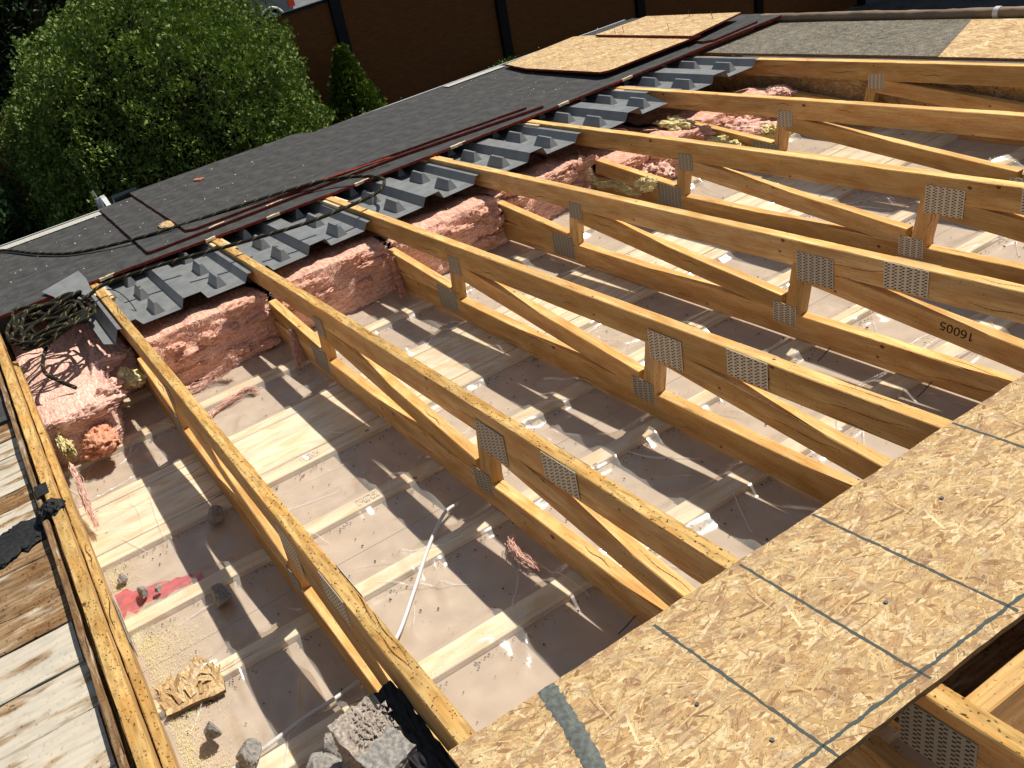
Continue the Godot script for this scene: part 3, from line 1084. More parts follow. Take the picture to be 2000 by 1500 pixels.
func build_decks() -> void:
	# stacked felt-covered sheets over the eave
	var ys := func(x: float, h: float) -> float: return deck_y(x) + h
	var d1 := slab(PackedVector2Array([Vector2(-2.85, 0.9), Vector2(-2.79, -0.4), Vector2(-2.62, -3.3), Vector2(-2.50, -5.0), Vector2(-1.14, -5.0), Vector2(-1.145, -3.2), Vector2(-1.205, -1.9), Vector2(-1.335, -0.61), Vector2(-1.36, -0.58), Vector2(-1.40, 0.9)]), func(x: float, z: float) -> float: return deck_y(x) + 0.013 + 0.003 * noise_b.get_noise_2d(x * 0.7, z * 0.7), 0.013, M.felt, M.red_edge, "eave_sheet", 1.0, 0.004)
	tag(d1, "lowest black roofing sheet along the eave, red painted edge over the vents", "roof sheet", "")
	var d2 := slab(PackedVector2Array([Vector2(-2.74, -0.95), Vector2(-1.41, -0.93), Vector2(-1.39, -0.95), Vector2(-1.335, -2.35), Vector2(-1.19, -3.2), Vector2(-2.50, -3.3), Vector2(-2.55, -2.4), Vector2(-2.69, -2.3)]), func(x: float, z: float) -> float: return deck_y(x) + 0.029 + 0.003 * noise_b.get_noise_2d(x * 0.9 + 5.0, z * 0.9), 0.013, M.felt, M.red_edge, "eave_sheet", 1.0, 0.004)
	tag(d2, "middle black roofing sheet with a torn scrap of OSB lying on it", "roof sheet")
	var d3 := slab(PackedVector2Array([Vector2(-2.80, -1.17), Vector2(-1.47, -1.16), Vector2(-1.43, -1.2), Vector2(-1.37, -2.2), Vector2(-1.24, -3.12), Vector2(-2.50, -3.2), Vector2(-2.56, -2.38), Vector2(-2.71, -2.31)]), func(x: float, z: float) -> float: return deck_y(x) + 0.044 + 0.003 * noise_b.get_noise_2d(x * 0.9 + 15.0, z * 0.9), 0.013, M.felt, M.red_edge, "eave_sheet", 1.0, 0.004)
	tag(d3, "topmost black roofing sheet, its corner nearest the loose rope strand", "roof sheet")
	# a long splinter of red edge lying loose on the sheets
	var sl := MB.new()
	tube(sl, spline([Vector3(-1.40, deck_y(-1.4) + 0.052, -1.72), Vector3(-1.35, deck_y(-1.4) + 0.050, -2.0), Vector3(-1.30, deck_y(-1.3) + 0.046, -2.28)], 10), 0.006, 5, 0.1, 0.8)
	tag(build("edge_splinter", [sl, M.red_edge]), "thin red splinter of board edge lying loose beside the rope loop", "splinter")
	# raw chips where the painted edge is broken away
	for q in [[-1.328, -0.70, 0.0], [-1.268, -1.22, 0.0], [-1.238, -1.55, 0.0], [-1.395, -1.30, 0.016], [-1.38, -1.62, 0.016], [-1.205, -2.05, 0.0], [-1.175, -2.62, 0.0], [-1.15, -3.3, 0.0], [-1.145, -3.75, 0.0]]:
		var cb := MB.new()
		var L := rng.randf_range(0.025, 0.05)
		rough_box(cb, Vector3(q[0], deck_y(q[0]) + 0.0075 + q[2], q[1]), Vector3(0.006, 0.0065, L), Basis.from_euler(Vector3(0, 0.05, 0)), 600 + int(-q[1] * 40.0), 0.003, 6)
		build("raw_chip", [cb, M.pale], d1)
	for l in [[-2.06, 0.0, -1.47, -1.5, 0.0205], [-1.72, -0.96, -1.52, -1.17, 0.0365]]:
		var sb := MB.new()
		var prev := []
		for i in 25:
			var q := Vector2(l[0], l[1]).lerp(Vector2(l[2], l[3]), i / 24.0)
			var w := 0.0018 + 0.0008 * noise_b.get_noise_1d(i * 3.0)
			var y: float = deck_y(q.x) + l[4] - 0.0062
			var a := [Vector3(q.x - w, y + 0.0075, q.y), Vector3(q.x + w, y + 0.0075, q.y)]
			if i > 0:
				sb.quad(prev[0], prev[1], a[1], a[0], Vector3.UP)
			prev = a
		build("lap_seam", [sb, M.tar], d1 if l[4] < 0.03 else d2)
	# strand board sheets thrown on top
	var p1 := slab(PackedVector2Array([Vector2(-2.45, -3.83), Vector2(-2.1, -3.75), Vector2(-1.31, -3.70), Vector2(-1.27, -3.74), Vector2(-1.255, -4.42), Vector2(-2.24, -4.50), Vector2(-2.51, -4.47)]), func(x: float, z: float) -> float: return deck_y(x) + 0.040 + 0.012 * (x + 2.4), 0.012, M.osb_far, M.red_edge, "strand_board", 0.5, 0.002)
	tag(p1, "nearer pale OSB sheet thrown on the black sheets at the far eave corner", "OSB sheet")
	var p3 := slab(PackedVector2Array([Vector2(-2.23, -4.44), Vector2(-1.24, -4.34), Vector2(-1.33, -4.83), Vector2(-2.20, -4.87)]), func(x: float, z: float) -> float: return deck_y(x) + 0.056 + 0.012 * (x + 2.4), 0.012, M.osb_far, M.red_edge, "strand_board", 0.5, 0.002)
	tag(p3, "farther pale OSB sheet overlapping the first one at the far eave corner", "OSB sheet")
	for q in [Vector2(-1.55, -4.46), Vector2(-1.95, -4.45), Vector2(-2.02, -4.44), Vector2(-1.45, -4.72), Vector2(-1.72, -4.80)]:
		var nb := MB.new()
		var y: float = deck_y(q.x) + 0.05 + 0.012 * (q.x + 2.4)
		tube(nb, PackedVector3Array([Vector3(q.x, y, q.y), Vector3(q.x - 0.004, y + 0.025, q.y + 0.003), Vector3(q.x - 0.008, y + 0.05, q.y + 0.004)]), 0.0016, 5)
		build("bent_nail", [nb, M.screw], p3)
	var p2 := slab(PackedVector2Array([Vector2(-1.36, -4.40), Vector2(-1.20, -4.38), Vector2(-1.15, -4.42), Vector2(-1.17, -4.79), Vector2(-1.42, -4.80)]), func(x: float, z: float) -> float: return deck_y(x) + 0.027, 0.012, M.felt, M.red_edge, "roof_offcut", 1.0, 0.003)
	tag(p2, "narrow black offcut with red edge poking from under the pale OSB sheets", "roof sheet")
	# far deck beyond the last truss
	var far1 := slab(PackedVector2Array([Vector2(-1.20, -4.345), Vector2(-0.10, -4.335), Vector2(-0.03, -4.93), Vector2(-1.20, -4.97)]), func(x: float, z: float) -> float: return chord_top(x) - 0.034 + 0.010, 0.014, M.felt_dusty, M.osb_edge, "far_deck_sheet", 1.0, 0.002, null, false, 0.12)
	tag(far1, "dusty black deck sheet behind the farthest truss", "roof sheet")
	var far2 := slab(PackedVector2Array([Vector2(-0.096, -4.335), Vector2(3.7, -4.335), Vector2(3.7, -4.93), Vector2(-0.026, -4.93)]), func(x: float, z: float) -> float: return chord_top(x) - 0.034 + 0.011, 0.014, M.osb_far, M.osb_edge, "far_deck_sheet", 0.5, 0.002, null, false, 0.12)
	tag(far2, "pale OSB deck sheet behind the farthest truss at the right edge", "OSB sheet")
	var lf := slab(PackedVector2Array([Vector2(-0.6, -4.334), Vector2(0.25, -4.334), Vector2(0.02, -4.928), Vector2(-0.6, -4.928)]), func(x: float, z: float) -> float: return chord_top(x) - 0.034 + 0.013, 0.0015, M.felt_dusty, M.felt_dusty, "felt_flap", 1.0, 0.004, null, false, 0.12)
	tag(lf, "flap of dusty felt lapping over the far OSB deck sheet", "roofing felt")
	var wall := MB.new()
	wall.box(Vector3(-1.9, FLOOR_Y - 0.01, -4.37), Vector3(3.7, 0.16, -4.352), 2.0)
	var gw := build("gable_sheathing", [wall, M.osb])
	tag(gw, "upright OSB sheathing closing the roof space behind the farthest truss", "wall")
	# the OSB strip the photographer stands by
	var strip := thing("strand_board_strip", "long OSB strip with dark chalk lines laid across the trusses in the foreground", "OSB sheet", Vector3(2.15, 0.27, -1.8))
	slab(PackedVector2Array([Vector2(1.972, -0.585), Vector2(2.345, -0.585), Vector2(2.345, -3.03), Vector2(1.966, -3.03)]), func(x: float, z: float) -> float: return chord_top(x) + 0.0135, 0.0125, M.osb, M.osb_edge, "panel", 0.36, 0.0025, strip, true)
	slab(PackedVector2Array([Vector2(1.966, -3.034), Vector2(2.345, -3.034), Vector2(2.345, -4.25), Vector2(1.966, -4.25)]), func(x: float, z: float) -> float: return chord_top(x) + 0.0135, 0.0125, M.osb, M.osb_edge, "panel", 0.36, 0.0025, strip, true)
	var yt := func(x: float) -> float: return chord_top(x) + 0.0140
	for l in [[1.985, -1.018, 2.345, -1.032], [1.978, -1.235, 2.338, -1.243], [1.972, -1.432, 2.338, -1.453], [1.972, -1.842, 2.345, -1.86], [2.318, -0.60, 2.330, -2.6]]:
		var a := Vector2(l[0], l[1])
		var e := Vector2(l[2], l[3])
		var n := int(a.distance_to(e) / 0.006)
		var dir := (e - a).normalized()
		var nor := Vector2(-dir.y, dir.x)
		var bb := MB.new()
		var prev := []
		for i in n + 1:
			var q := a.lerp(e, float(i) / n) + nor * noise_b.get_noise_2d(i * 0.15, l[1] * 40.0) * 0.002
			var wd := 0.0027 + 0.0018 * noise_b.get_noise_2d(i * 1.7, l[0] * 30.0 + l[3]) 
			var c1 := q + nor * wd
			var c2 := q - nor * (wd + 0.0015 * noise_b.get_noise_2d(i * 2.3, 77.0))
			var w1 := Vector3(c1.x, yt.call(c1.x), c1.y)
			var w2 := Vector3(c2.x, yt.call(c2.x), c2.y)
			if i > 0:
				bb.quad(prev[0], w1, w2, prev[1], Vector3.UP)
			prev = [w1, w2]
		build("chalk_line", [bb, M.chalk], strip)
	for q in [Vector2(2.27, -0.985), Vector2(2.155, -0.95), Vector2(2.20, -1.33), Vector2(2.1, -1.62)]:
		var sc := MB.new()
		var p := Vector3(q.x, yt.call(q.x) - 0.001, q.y)
		tube(sc, PackedVector3Array([p, p + Vector3(0, 0.002, 0), p + Vector3(0, 0.0035, 0)]), 0.0034, 10)
		build("screw_head", [sc, M.screw], strip)
	# a trowelled smear of sealant running over the near corner
	var sm := MB.new()
	var ctr := [Vector2(1.972, -0.788), Vector2(2.0, -0.783), Vector2(2.03, -0.778), Vector2(2.07, -0.771), Vector2(2.11, -0.760), Vector2(2.16, -0.748), Vector2(2.22, -0.735), Vector2(2.33, -0.71)]
	var rows := []
	for i in 57:
		var f := i / 56.0 * (ctr.size() - 1)
		var c0: Vector2 = ctr[mini(int(f), ctr.size() - 2)]
		var c1: Vector2 = ctr[mini(int(f) + 1, ctr.size() - 1)]
		var c := c0.lerp(c1, f - int(f)) if int(f) < ctr.size() - 1 else c1
		var row := PackedVector3Array()
		var wd := 0.019 + 0.007 * noise_b.get_noise_2d(i * 0.35, 3.0)
		for k in 11:
			var s := k / 5.0 - 1.0
			var z := c.y + s * wd + 0.004 * noise_b.get_noise_2d(i * 0.9, s * 4.0)
			var hh := (1.0 - s * s) * 0.0025 + 0.0022 * absf(noise_b.get_noise_2d(i * 0.8, k * 0.9))
			row.append(Vector3(c.x, yt.call(c.x) - 0.0008 + hh * (1.0 if absf(s) < 0.95 else 0.0), z))
		rows.append(row)
	sm.grid(rows, [], false)
	tag(build("sealant_smear", [sm, M.sealant], strip), "grey smear of sealant across the near end", "")
	# old plank deck at the left edge
	var pd := thing("plank_deck", "old plank roof deck with worn grey paint at the left edge", "plank deck", Vector3(0.6, 0.2, 0.5))
	var xs := [-0.262, -0.128, 0.004, 0.146, 0.262, 0.373, 0.542, 0.70, 0.884, 1.038, 1.202, 1.362, 1.54, 1.72, 1.9]
	var kinds := [1, 0, 2, 0, 1, 0, 1, 1, 1, 2, 0, 2, 0, 2]
	for i in xs.size() - 1:
		var a := MB.new()
		var bb := MB.new()
		var e := MB.new()
		var xc: float = (xs[i] + xs[i + 1]) * 0.5
		var wdt: float = xs[i + 1] - xs[i] - rng.randf_range(0.004, 0.010)
		var zz := -0.083 + rng.randf_range(-0.006, 0.006)
		var dy := rng.randf_range(-0.004, 0.004)
		beam(PackedVector3Array([Vector3(xc, chord_top(xc) - 0.058 + dy, zz), Vector3(xc, chord_top(xc) - 0.058 + dy, 0.5), Vector3(xc, chord_top(xc) - 0.058 + dy, 1.3)]), Vector3(-1, 0, 0), wdt, 0.02, 800 + i, a, bb, e, 0.05, 0.003)
		# v runs across the board; the plank picture is 0.3 m wide
		for q in [a, bb, e]:
			for m in q.uv.size():
				q.uv[m] = Vector2(q.uv[m].x, q.uv[m].y * 0.53)
		build("plank", [a, M.plank[kinds[i]], bb, M.plank[kinds[i]], e, M.plank[1]], pd)
	stick("edge_board", [Vector3(-1.2, chord_top(-1.2) - 0.04, -0.099), Vector3(0.3, chord_top(0.3) - 0.05, -0.099), Vector3(2.4, chord_top(2.4) - 0.05, -0.097)], Vector3(0, 0, 1), 0.017, 0.07, 850, pd, M.plank[1], M.plank[1], 0.004)
	tag(slab(PackedVector2Array([Vector2(-1.45, -0.107), Vector2(-0.27, -0.103), Vector2(-0.268, 1.2), Vector2(-1.45, 1.2)]), func(x: float, z: float) -> float: return chord_top(x) - 0.035, 0.01, M.felt, M.felt, "felt_strip", 1.0, 0.004), "black felt strip beside the gable truss, below the rope", "roofing felt")
	# tar spill over planks and truss
	var tp := MB.new()
	lump(tp, Vector3(0.555, chord_top(0.55) - 0.045, -0.03), Vector3(0.062, 0.006, 0.06), 61, 0.5, 2.0, 18)
	lump(tp, Vector3(0.60, chord_top(0.55) - 0.043, 0.04), Vector3(0.05, 0.006, 0.05), 62, 0.5, 2.0, 14)
	lump(tp, Vector3(0.555, chord_top(0.55) - 0.006, -0.128), Vector3(0.032, 0.016, 0.026), 63, 0.6, 3.0, 18)
	lump(tp, Vector3(0.552, chord_top(0.55) - 0.025, -0.1), Vector3(0.03, 0.024, 0.02), 64, 0.5, 3.0, 14)
	tag(build("tar_patch", [tp, M.tar]), "lump of black roof tar across the gable truss and planks", "tar")
	# drip edge and gutter lip
	var dr := thing("drip_edge", "white metal drip edge along the eave of the black sheets", "drip edge", Vector3(-2.8, 0.2, -2.0))
	var y0 := deck_y(-2.8)
	var eave := func(z: float) -> float: return -2.815 - 0.052 * z
	var fl := MB.new()
	var fa := MB.new()
	var nz := 30
	for i in nz:
		var za := lerpf(0.9, -5.0, float(i) / nz)
		var zb := lerpf(0.9, -5.0, float(i + 1) / nz)
		var xa: float = eave.call(za)
		var xb: float = eave.call(zb)
		fl.quad(Vector3(xa - 0.030, y0 + 0.012, za), Vector3(xb - 0.030, y0 + 0.012, zb), Vector3(xb - 0.008, y0 + 0.014, zb), Vector3(xa - 0.008, y0 + 0.014, za), Vector3.UP)
		fl.quad(Vector3(xa - 0.008, y0 + 0.014, za), Vector3(xb - 0.008, y0 + 0.014, zb), Vector3(xb - 0.008, y0 - 0.02, zb), Vector3(xa - 0.008, y0 - 0.02, za), Vector3.RIGHT)
		fl.quad(Vector3(xa - 0.030, y0 + 0.012, za), Vector3(xb - 0.030, y0 + 0.012, zb), Vector3(xb - 0.030, y0 - 0.03, zb), Vector3(xa - 0.030, y0 - 0.03, za), Vector3.LEFT)
		fa.quad(Vector3(xa - 0.026, y0 - 0.03, za), Vector3(xb - 0.026, y0 - 0.03, zb), Vector3(xb - 0.026, y0 - 0.2, zb), Vector3(xa - 0.026, y0 - 0.2, za), Vector3.LEFT)
		fa.quad(Vector3(xa - 0.026, y0 - 0.2, za), Vector3(xb - 0.026, y0 - 0.2, zb), Vector3(xb + 0.5, y0 - 0.2, zb), Vector3(xa + 0.5, y0 - 0.2, za), Vector3.DOWN)
	build("flange", [fl, M.white_metal], dr)
	build("fascia", [fa, M.white_metal], dr)
	for pc in [[0.9, -0.94, 0.10], [-3.40, -3.86, 0.075]]:
		var x0: float = eave.call(pc[0])
		var x1: float = eave.call(pc[1])
		slab(PackedVector2Array([Vector2(x0 + 0.045, pc[0]), Vector2(x0 + 0.045 + pc[2], pc[0]), Vector2(x1 + 0.045 + pc[2], pc[1]), Vector2(x1 + 0.045, pc[1])]), func(x: float, _z: float) -> float: return deck_y(x) + 0.0185, 0.002, M.white_worn, M.white_worn, "starter_strip", 1.0, 0.003, dr)
	var gx := -2.79
	var cl := thing("gutter_hanger", "bent white metal gutter hanger standing on the drip edge", "gutter hanger", Vector3(gx, y0, -1.05))
	var h1 := MB.new()
	var st := [Vector3(gx + 0.06, y0 + 0.018, -1.02), Vector3(gx + 0.0, y0 + 0.022, -1.02), Vector3(gx - 0.05, y0 + 0.06, -1.015), Vector3(gx - 0.06, y0 + 0.075, -1.01)]
	for i in 3:
		for sgn in [1.0, -1.0]:
			var o := Vector3(0, 0.001 * sgn, 0)
			h1.quad(st[i] + Vector3(0, 0, 0.014) + o, st[i + 1] + Vector3(0, 0, 0.016) + o, st[i + 1] - Vector3(0, 0, 0.016) + o, st[i] - Vector3(0, 0, 0.014) + o, Vector3(0.2, sgn, 0))
	build("strap", [h1, M.white_metal], cl)
	var h2 := MB.new()
	tube(h2, PackedVector3Array([Vector3(gx - 0.10, y0 - 0.02, -0.985), Vector3(gx - 0.10, y0 + 0.03, -0.985), Vector3(gx - 0.10, y0 + 0.06, -0.985)]), 0.022, 10)
	tube(h2, PackedVector3Array([Vector3(gx - 0.10, y0 + 0.05, -0.985), Vector3(gx - 0.105, y0 + 0.09, -0.98), Vector3(gx - 0.11, y0 + 0.115, -0.975)]), 0.005, 6)
	build("clip", [h2, M.galv], cl)
	var gp := MB.new()
	var gr := []
	for j in 9:
		var a := PI * j / 8.0
		var row := PackedVector3Array()
		for i in 6:
			row.append(Vector3(gx - 0.085 - 0.04 * cos(a), y0 + 0.04 - 0.05 * sin(a), -1.07 - 0.034 * i))
		gr.append(row)
	gp.grid(gr, [], true)
	tag(build("gutter_piece", [gp, M.gutter_grey]), "short trough of dark metal gutter behind the white hanger", "gutter")
	# house walls below the roof
	var hw := MB.new()
	hw.box(Vector3(-2.0, -1.5, -4.34), Vector3(-1.9, 0.10, 1.3))
	tag(build("eave_wall", [hw, M.siding]), "house wall under the eave", "wall")
	var hw2 := MB.new()
	hw2.box(Vector3(-1.9, -1.5, -4.5), Vector3(3.7, FLOOR_Y - 0.02, -4.38))
	tag(build("gable_wall", [hw2, M.siding]), "house wall under the far gable", "wall")
	# rolled membrane along the far edge
	var rm := MB.new()
	var pth := []
	for i in 30:
		var x := -1.3 + i * 0.17
		pth.append(Vector3(x, chord_top(x) - 0.004 + 0.006 * noise_b.get_noise_2d(x * 1.1, 4.0), -4.975 + 0.012 * noise_b.get_noise_2d(x * 0.9, 9.0)))
	tube(rm, spline(pth, 4), 0.024, 14, 0.2, 0.25)
	var ro := thing("membrane_roll", "brown rolled membrane lying along the far roof edge", "membrane roll", Vector3(0.5, 0.24, -4.86))
	build("roll", [rm, M.membrane], ro)
	var tie := MB.new()
	tube(tie, PackedVector3Array([Vector3(0.10, chord_top(0.1) - 0.004, -4.975), Vector3(0.112, chord_top(0.1) - 0.004, -4.975), Vector3(0.125, chord_top(0.1) - 0.004, -4.975)]), 0.028, 14)
	build("white_tie", [tie, M.white_plastic], ro)

func build_vents() -> void:
	var labels := [
		"torn half of a grey attic vent hanging beside the tangled rope",
		"grey attic vent nearest the tangled rope, with a thin wire curling on it",
		"grey attic vent crossed by the sagging rope, second bay from the plank deck",
		"grey attic vent lying under the rope's tight loop",
		"grey attic vent beyond the rope loop, above the pink batt with pale streaks",
		"grey attic vent above the rolled yellow tuft",
		"grey attic vent with a torn corner, in front of the second farthest truss",
		"farthest grey attic vent, touching the last truss"]
	for k in range(1, 7):
		var zn := -k * PITCH - THICK - 0.004
		var zfar := -(k + 1) * PITCH + 0.004
		make_vent(labels[k], zn, zfar, -0.69 + 0.02 * noise_b.get_noise_2d(k * 9.0, 1.0), k)
	# the torn one in the first bay: one flange and part of a channel
	var o := thing("attic_vent", labels[0], "attic vent", Vector3(-0.9, 0.15, -0.58), "grey attic vents along the eave")
	var a := MB.new()
	var prof := [Vector2(-0.600, 0.055), Vector2(-0.585, 0.055), Vector2(-0.555, -0.005), Vector2(-0.52, 0.0), Vector2(-0.515, 0.004)]
	sheet_profile(a, prof, func(z: float) -> float: return -0.60 - 0.06 * absf(z + 0.6) / 0.1 + 0.02 * noise_b.get_noise_1d(z * 120.0), -1.3, 0.155)
	build("vent_sheet", [a, M.vent], o)
	var flap := MB.new()
	for sgn in [1.0, -1.0]:
		var o2 := Vector3(0, 0.001 * sgn, 0)
		var c0 := [Vector3(-1.49, 0.275, -0.60), Vector3(-1.43, 0.262, -0.40), Vector3(-1.30, 0.255, -0.44), Vector3(-1.36, 0.262, -0.61)]
		flap.quad(c0[0] + o2, c0[1] + o2, c0[2] + o2, c0[3] + o2, Vector3(0, sgn, 0))
		var c1 := [c0[3], c0[2], Vector3(-1.16, 0.225, -0.44), Vector3(-1.20, 0.235, -0.60)]
		flap.quad(c1[0] + o2, c1[1] + o2, c1[2] + o2, c1[3] + o2, Vector3(0.3, sgn, 0))
	build("torn_flap", [flap, M.vent], o)

func vent_y(x: float) -> float:
	return chord_top(x) - 0.056

func sheet_profile(b: MB, prof: Array, front: Callable, back: float, _y: float) -> void:
	# profile in (z, height above the vent's bed), run from x = back to x = front(z); a sheet 1.5 mm thick
	var n := 14
	for i in prof.size() - 1:
		var p: Vector2 = prof[i]
		var q: Vector2 = prof[i + 1]
		var fp: float = front.call(p.x)
		var fq: float = front.call(q.x)
		for k in n:
			var xa := lerpf(back, fp, float(k) / n)
			var xb := lerpf(back, fp, float(k + 1) / n)
			var xc := lerpf(back, fq, float(k + 1) / n)
			var xd := lerpf(back, fq, float(k) / n)
			var A := Vector3(xa, vent_y(xa) + p.y, p.x)
			var B := Vector3(xb, vent_y(xb) + p.y, p.x)
			var C := Vector3(xc, vent_y(xc) + q.y, q.x)
			var D := Vector3(xd, vent_y(xd) + q.y, q.x)
			b.quad(A, B, C, D, Vector3.UP)
			var t := Vector3(0, -0.0015, 0)
			b.quad(A + t, B + t, C + t, D + t, Vector3.DOWN)
			if k == n - 1:
				b.quad(B, C, C + t, B + t, Vector3.RIGHT)

func make_vent(label: String, zn: float, zfar: float, xf: float, k: int) -> void:
	var o := thing("attic_vent", label, "attic vent", Vector3(-1.05, 0.15, (zn + zfar) * 0.5), "grey attic vents along the eave")
	var w := zn - zfar
	var cuts := [0.0, 0.045, 0.085, 0.395, 0.43, 0.57, 0.605, 0.915, 0.955, 1.0]
	var hs := [0.034, 0.034, 0.0, 0.0, 0.040, 0.040, 0.0, 0.0, 0.034, 0.034]
	var prof := []
	for i in cuts.size():
		prof.append(Vector2(zn - cuts[i] * w, hs[i]))
	var a := MB.new()
	var skew := rng.randf_range(-0.015, 0.015)
	var torn := k == 5
	sheet_profile(a, prof, func(z: float) -> float:
		var u := (zn - z) / w
		var x := xf + skew * (u - 0.5) * 2.0 + 0.008 * noise_b.get_noise_1d(z * 60.0)
		if torn and u > 0.93:
			x -= 0.18
		return x, -1.62, 0.15)
	build("vent_sheet", [a, M.vent], o)
	# moulded blocks on the two channels
	for c in [0.24, 0.76]:
		for x in [-0.815, -1.07, -1.325]:
			var b := MB.new()
			var zc: float = zn - c * w
			var y: float = vent_y(x) + 0.0004
			var lx := 0.070
			var lz := 0.024
			var tx := 0.052
			var tz := 0.006
			var h := 0.046
			var bl := [Vector3(x - lx, y - 0.0145 * lx, zc - lz), Vector3(x + lx, y + 0.0145 * lx, zc - lz), Vector3(x + lx, y + 0.0145 * lx, zc + lz), Vector3(x - lx, y - 0.0145 * lx, zc + lz)]
			var tp := [Vector3(x - tx, y + h, zc - tz), Vector3(x + tx, y + h, zc - tz), Vector3(x + tx, y + h, zc + tz), Vector3(x - tx, y + h, zc + tz)]
			# rounded arris: a narrow bevel ring between flank and top
			b.quad(tp[0], tp[1], tp[2], tp[3], Vector3.UP)
			for e in 4:
				var e2 := (e + 1) % 4
				var out: Vector3 = (bl[e] + bl[e2]) * 0.5 - Vector3(x, y, zc) + Vector3(0, 0.01, 0)
				var ma: Vector3 = bl[e].lerp(tp[e], 0.92)
				var mb: Vector3 = bl[e2].lerp(tp[e2], 0.92)
				b.quad(bl[e], bl[e2], mb, ma, out)
				b.quad(ma, mb, tp[e2].lerp(tp[e], 0.04), tp[e].lerp(tp[e2], 0.04), out + Vector3.UP * 0.04)
			build("raised_block", [b, M.vent], o)

# ---------------------------------------------------------------- insulation
# a glass wool batt between two trusses; front = x of its torn face, top = its height there
func batt(called: String, zn: float, zfar: float, xb: float, front: float, top: float, seed_: int, m: Material, sag := 0.03, k_bay := 1) -> MeshInstance3D:
	var n1 := fn(seed_, 1.0, 3)
	var n2 := fn(seed_ + 5, 1.0, 2)
	var nz := 110
	var prof := []       # (x, y, outward x, outward y)
	var yb := FLOOR_Y + 0.006
	for i in 46:
		var f := i / 45.0
		prof.append([front - 0.03 * f * f, lerpf(yb, top, f), 1.0, 0.15 + 0.5 * f * f])
	for i in range(1, 40):
		var f := i / 39.0
		prof.append([lerpf(front - 0.03, xb, f), top + 0.012 * sin(f * 2.0) - 0.055 * smoothstep(0.05, 0.35, f), 0.15, 1.0])
	var rows := []
	for p in prof:
		var row := PackedVector3Array()
		for j in nz + 1:
			var f := float(j) / nz
			var z := lerpf(zn, zfar, f)
			var x: float = p[0]
			var y: float = p[1]
			var big := n1.get_noise_3d(z * 4.0, y * 5.0, x * 4.0) * 0.030
			var layer := n2.get_noise_3d(z * 3.2 + 3.0, y * 38.0 + 2.5 * n1.get_noise_2d(z * 5.0, 2.0), x * 5.0) * 0.0055
			var fuzz := noise_a.get_noise_3d(z * 34.0, y * 130.0, x * 40.0) * 0.0026
			var e := sag * pow(absf(f - 0.5) * 2.0, 3.0)
			var d := big + layer + fuzz - e
			if k_bay == 0:
				x -= 0.40 * smoothstep(-0.40, -0.50, z) * smoothstep(xb, front, x)
			row.append(Vector3(x + d * p[2], maxf(y + d * p[3] * 0.8, yb), z))
		rows.append(row)
	var b := MB.new()
	b.grid(rows, [], true)
	# torn flakes peeling off the face
	var r := RandomNumberGenerator.new()
	r.seed = seed_ * 3
	for i in 16:
		var z := lerpf(zn, zfar, r.randf_range(0.06, 0.94))
		var y := lerpf(yb + 0.01, top, sqrt(r.randf()))
		var xx := front
		if k_bay == 0:
			xx -= 0.40 * smoothstep(-0.40, -0.50, z)
		lump(b, Vector3(xx - 0.008, y, z), Vector3(r.randf_range(0.014, 0.03), r.randf_range(0.012, 0.03), r.randf_range(0.03, 0.075)), seed_ * 41 + i, 0.6, 1.6, 16, false, r.randf_range(-0.3, 0.3))
	return build(called, [b, m])

# loose surface fibres, so that the batt reads as wool
func fuzz_on(o: MeshInstance3D, k: int) -> void:
	var r := RandomNumberGenerator.new()
	r.seed = 900 + k
	var arr := o.mesh.surface_get_arrays(0)
	var vs: PackedVector3Array = arr[Mesh.ARRAY_VERTEX]
	var ns: PackedVector3Array = arr[Mesh.ARRAY_NORMAL]
	var b := MB.new()
	for i in 4:
		var x := -0.5 + 0.25 * i
		b.quad(Vector3(x, 0.06 * sin(i * 1.3), -0.5), Vector3(x + 0.25, 0.06 * sin(i * 1.3 + 1.3), -0.5), Vector3(x + 0.25, 0.06 * sin(i * 1.3 + 1.3), 0.5), Vector3(x, 0.06 * sin(i * 1.3), 0.5), Vector3.UP)
	var mesh := ArrayMesh.new()
	mesh.add_surface_from_arrays(Mesh.PRIMITIVE_TRIANGLES, b.arrays())
	mesh.surface_set_material(0, M.pink_fibre)
	var mm := MultiMesh.new()
	mm.transform_format = MultiMesh.TRANSFORM_3D
	mm.mesh = mesh
	mm.instance_count = 8000
	for i in 8000:
		var j := r.randi() % (46 * 111 + 12 * 111)
		var nrm := ns[j].normalized()
		var along := (Vector3(r.randfn() * 0.5, r.randfn() * 0.35, r.randfn()) + nrm * r.randfn() * 0.25)
		along = (along - nrm * along.dot(nrm) * 0.75).normalized()
		var across := nrm.cross(along).normalized()
		var l := r.randf_range(0.010, 0.042)
		var w := r.randf_range(0.0007, 0.0022)
		var p := vs[j] + nrm * r.randf_range(0.0, 0.005) + Vector3(0, 0, r.randf_range(-0.004, 0.004))
		mm.set_instance_transform(i, Transform3D(Basis(along * l, nrm * 0.03, across * w), p))
	var q := MultiMeshInstance3D.new()
	q.name = "loose_fibres"
	q.multimesh = mm
	o.add_child(q)
	q.set_meta("kind", "stuff")

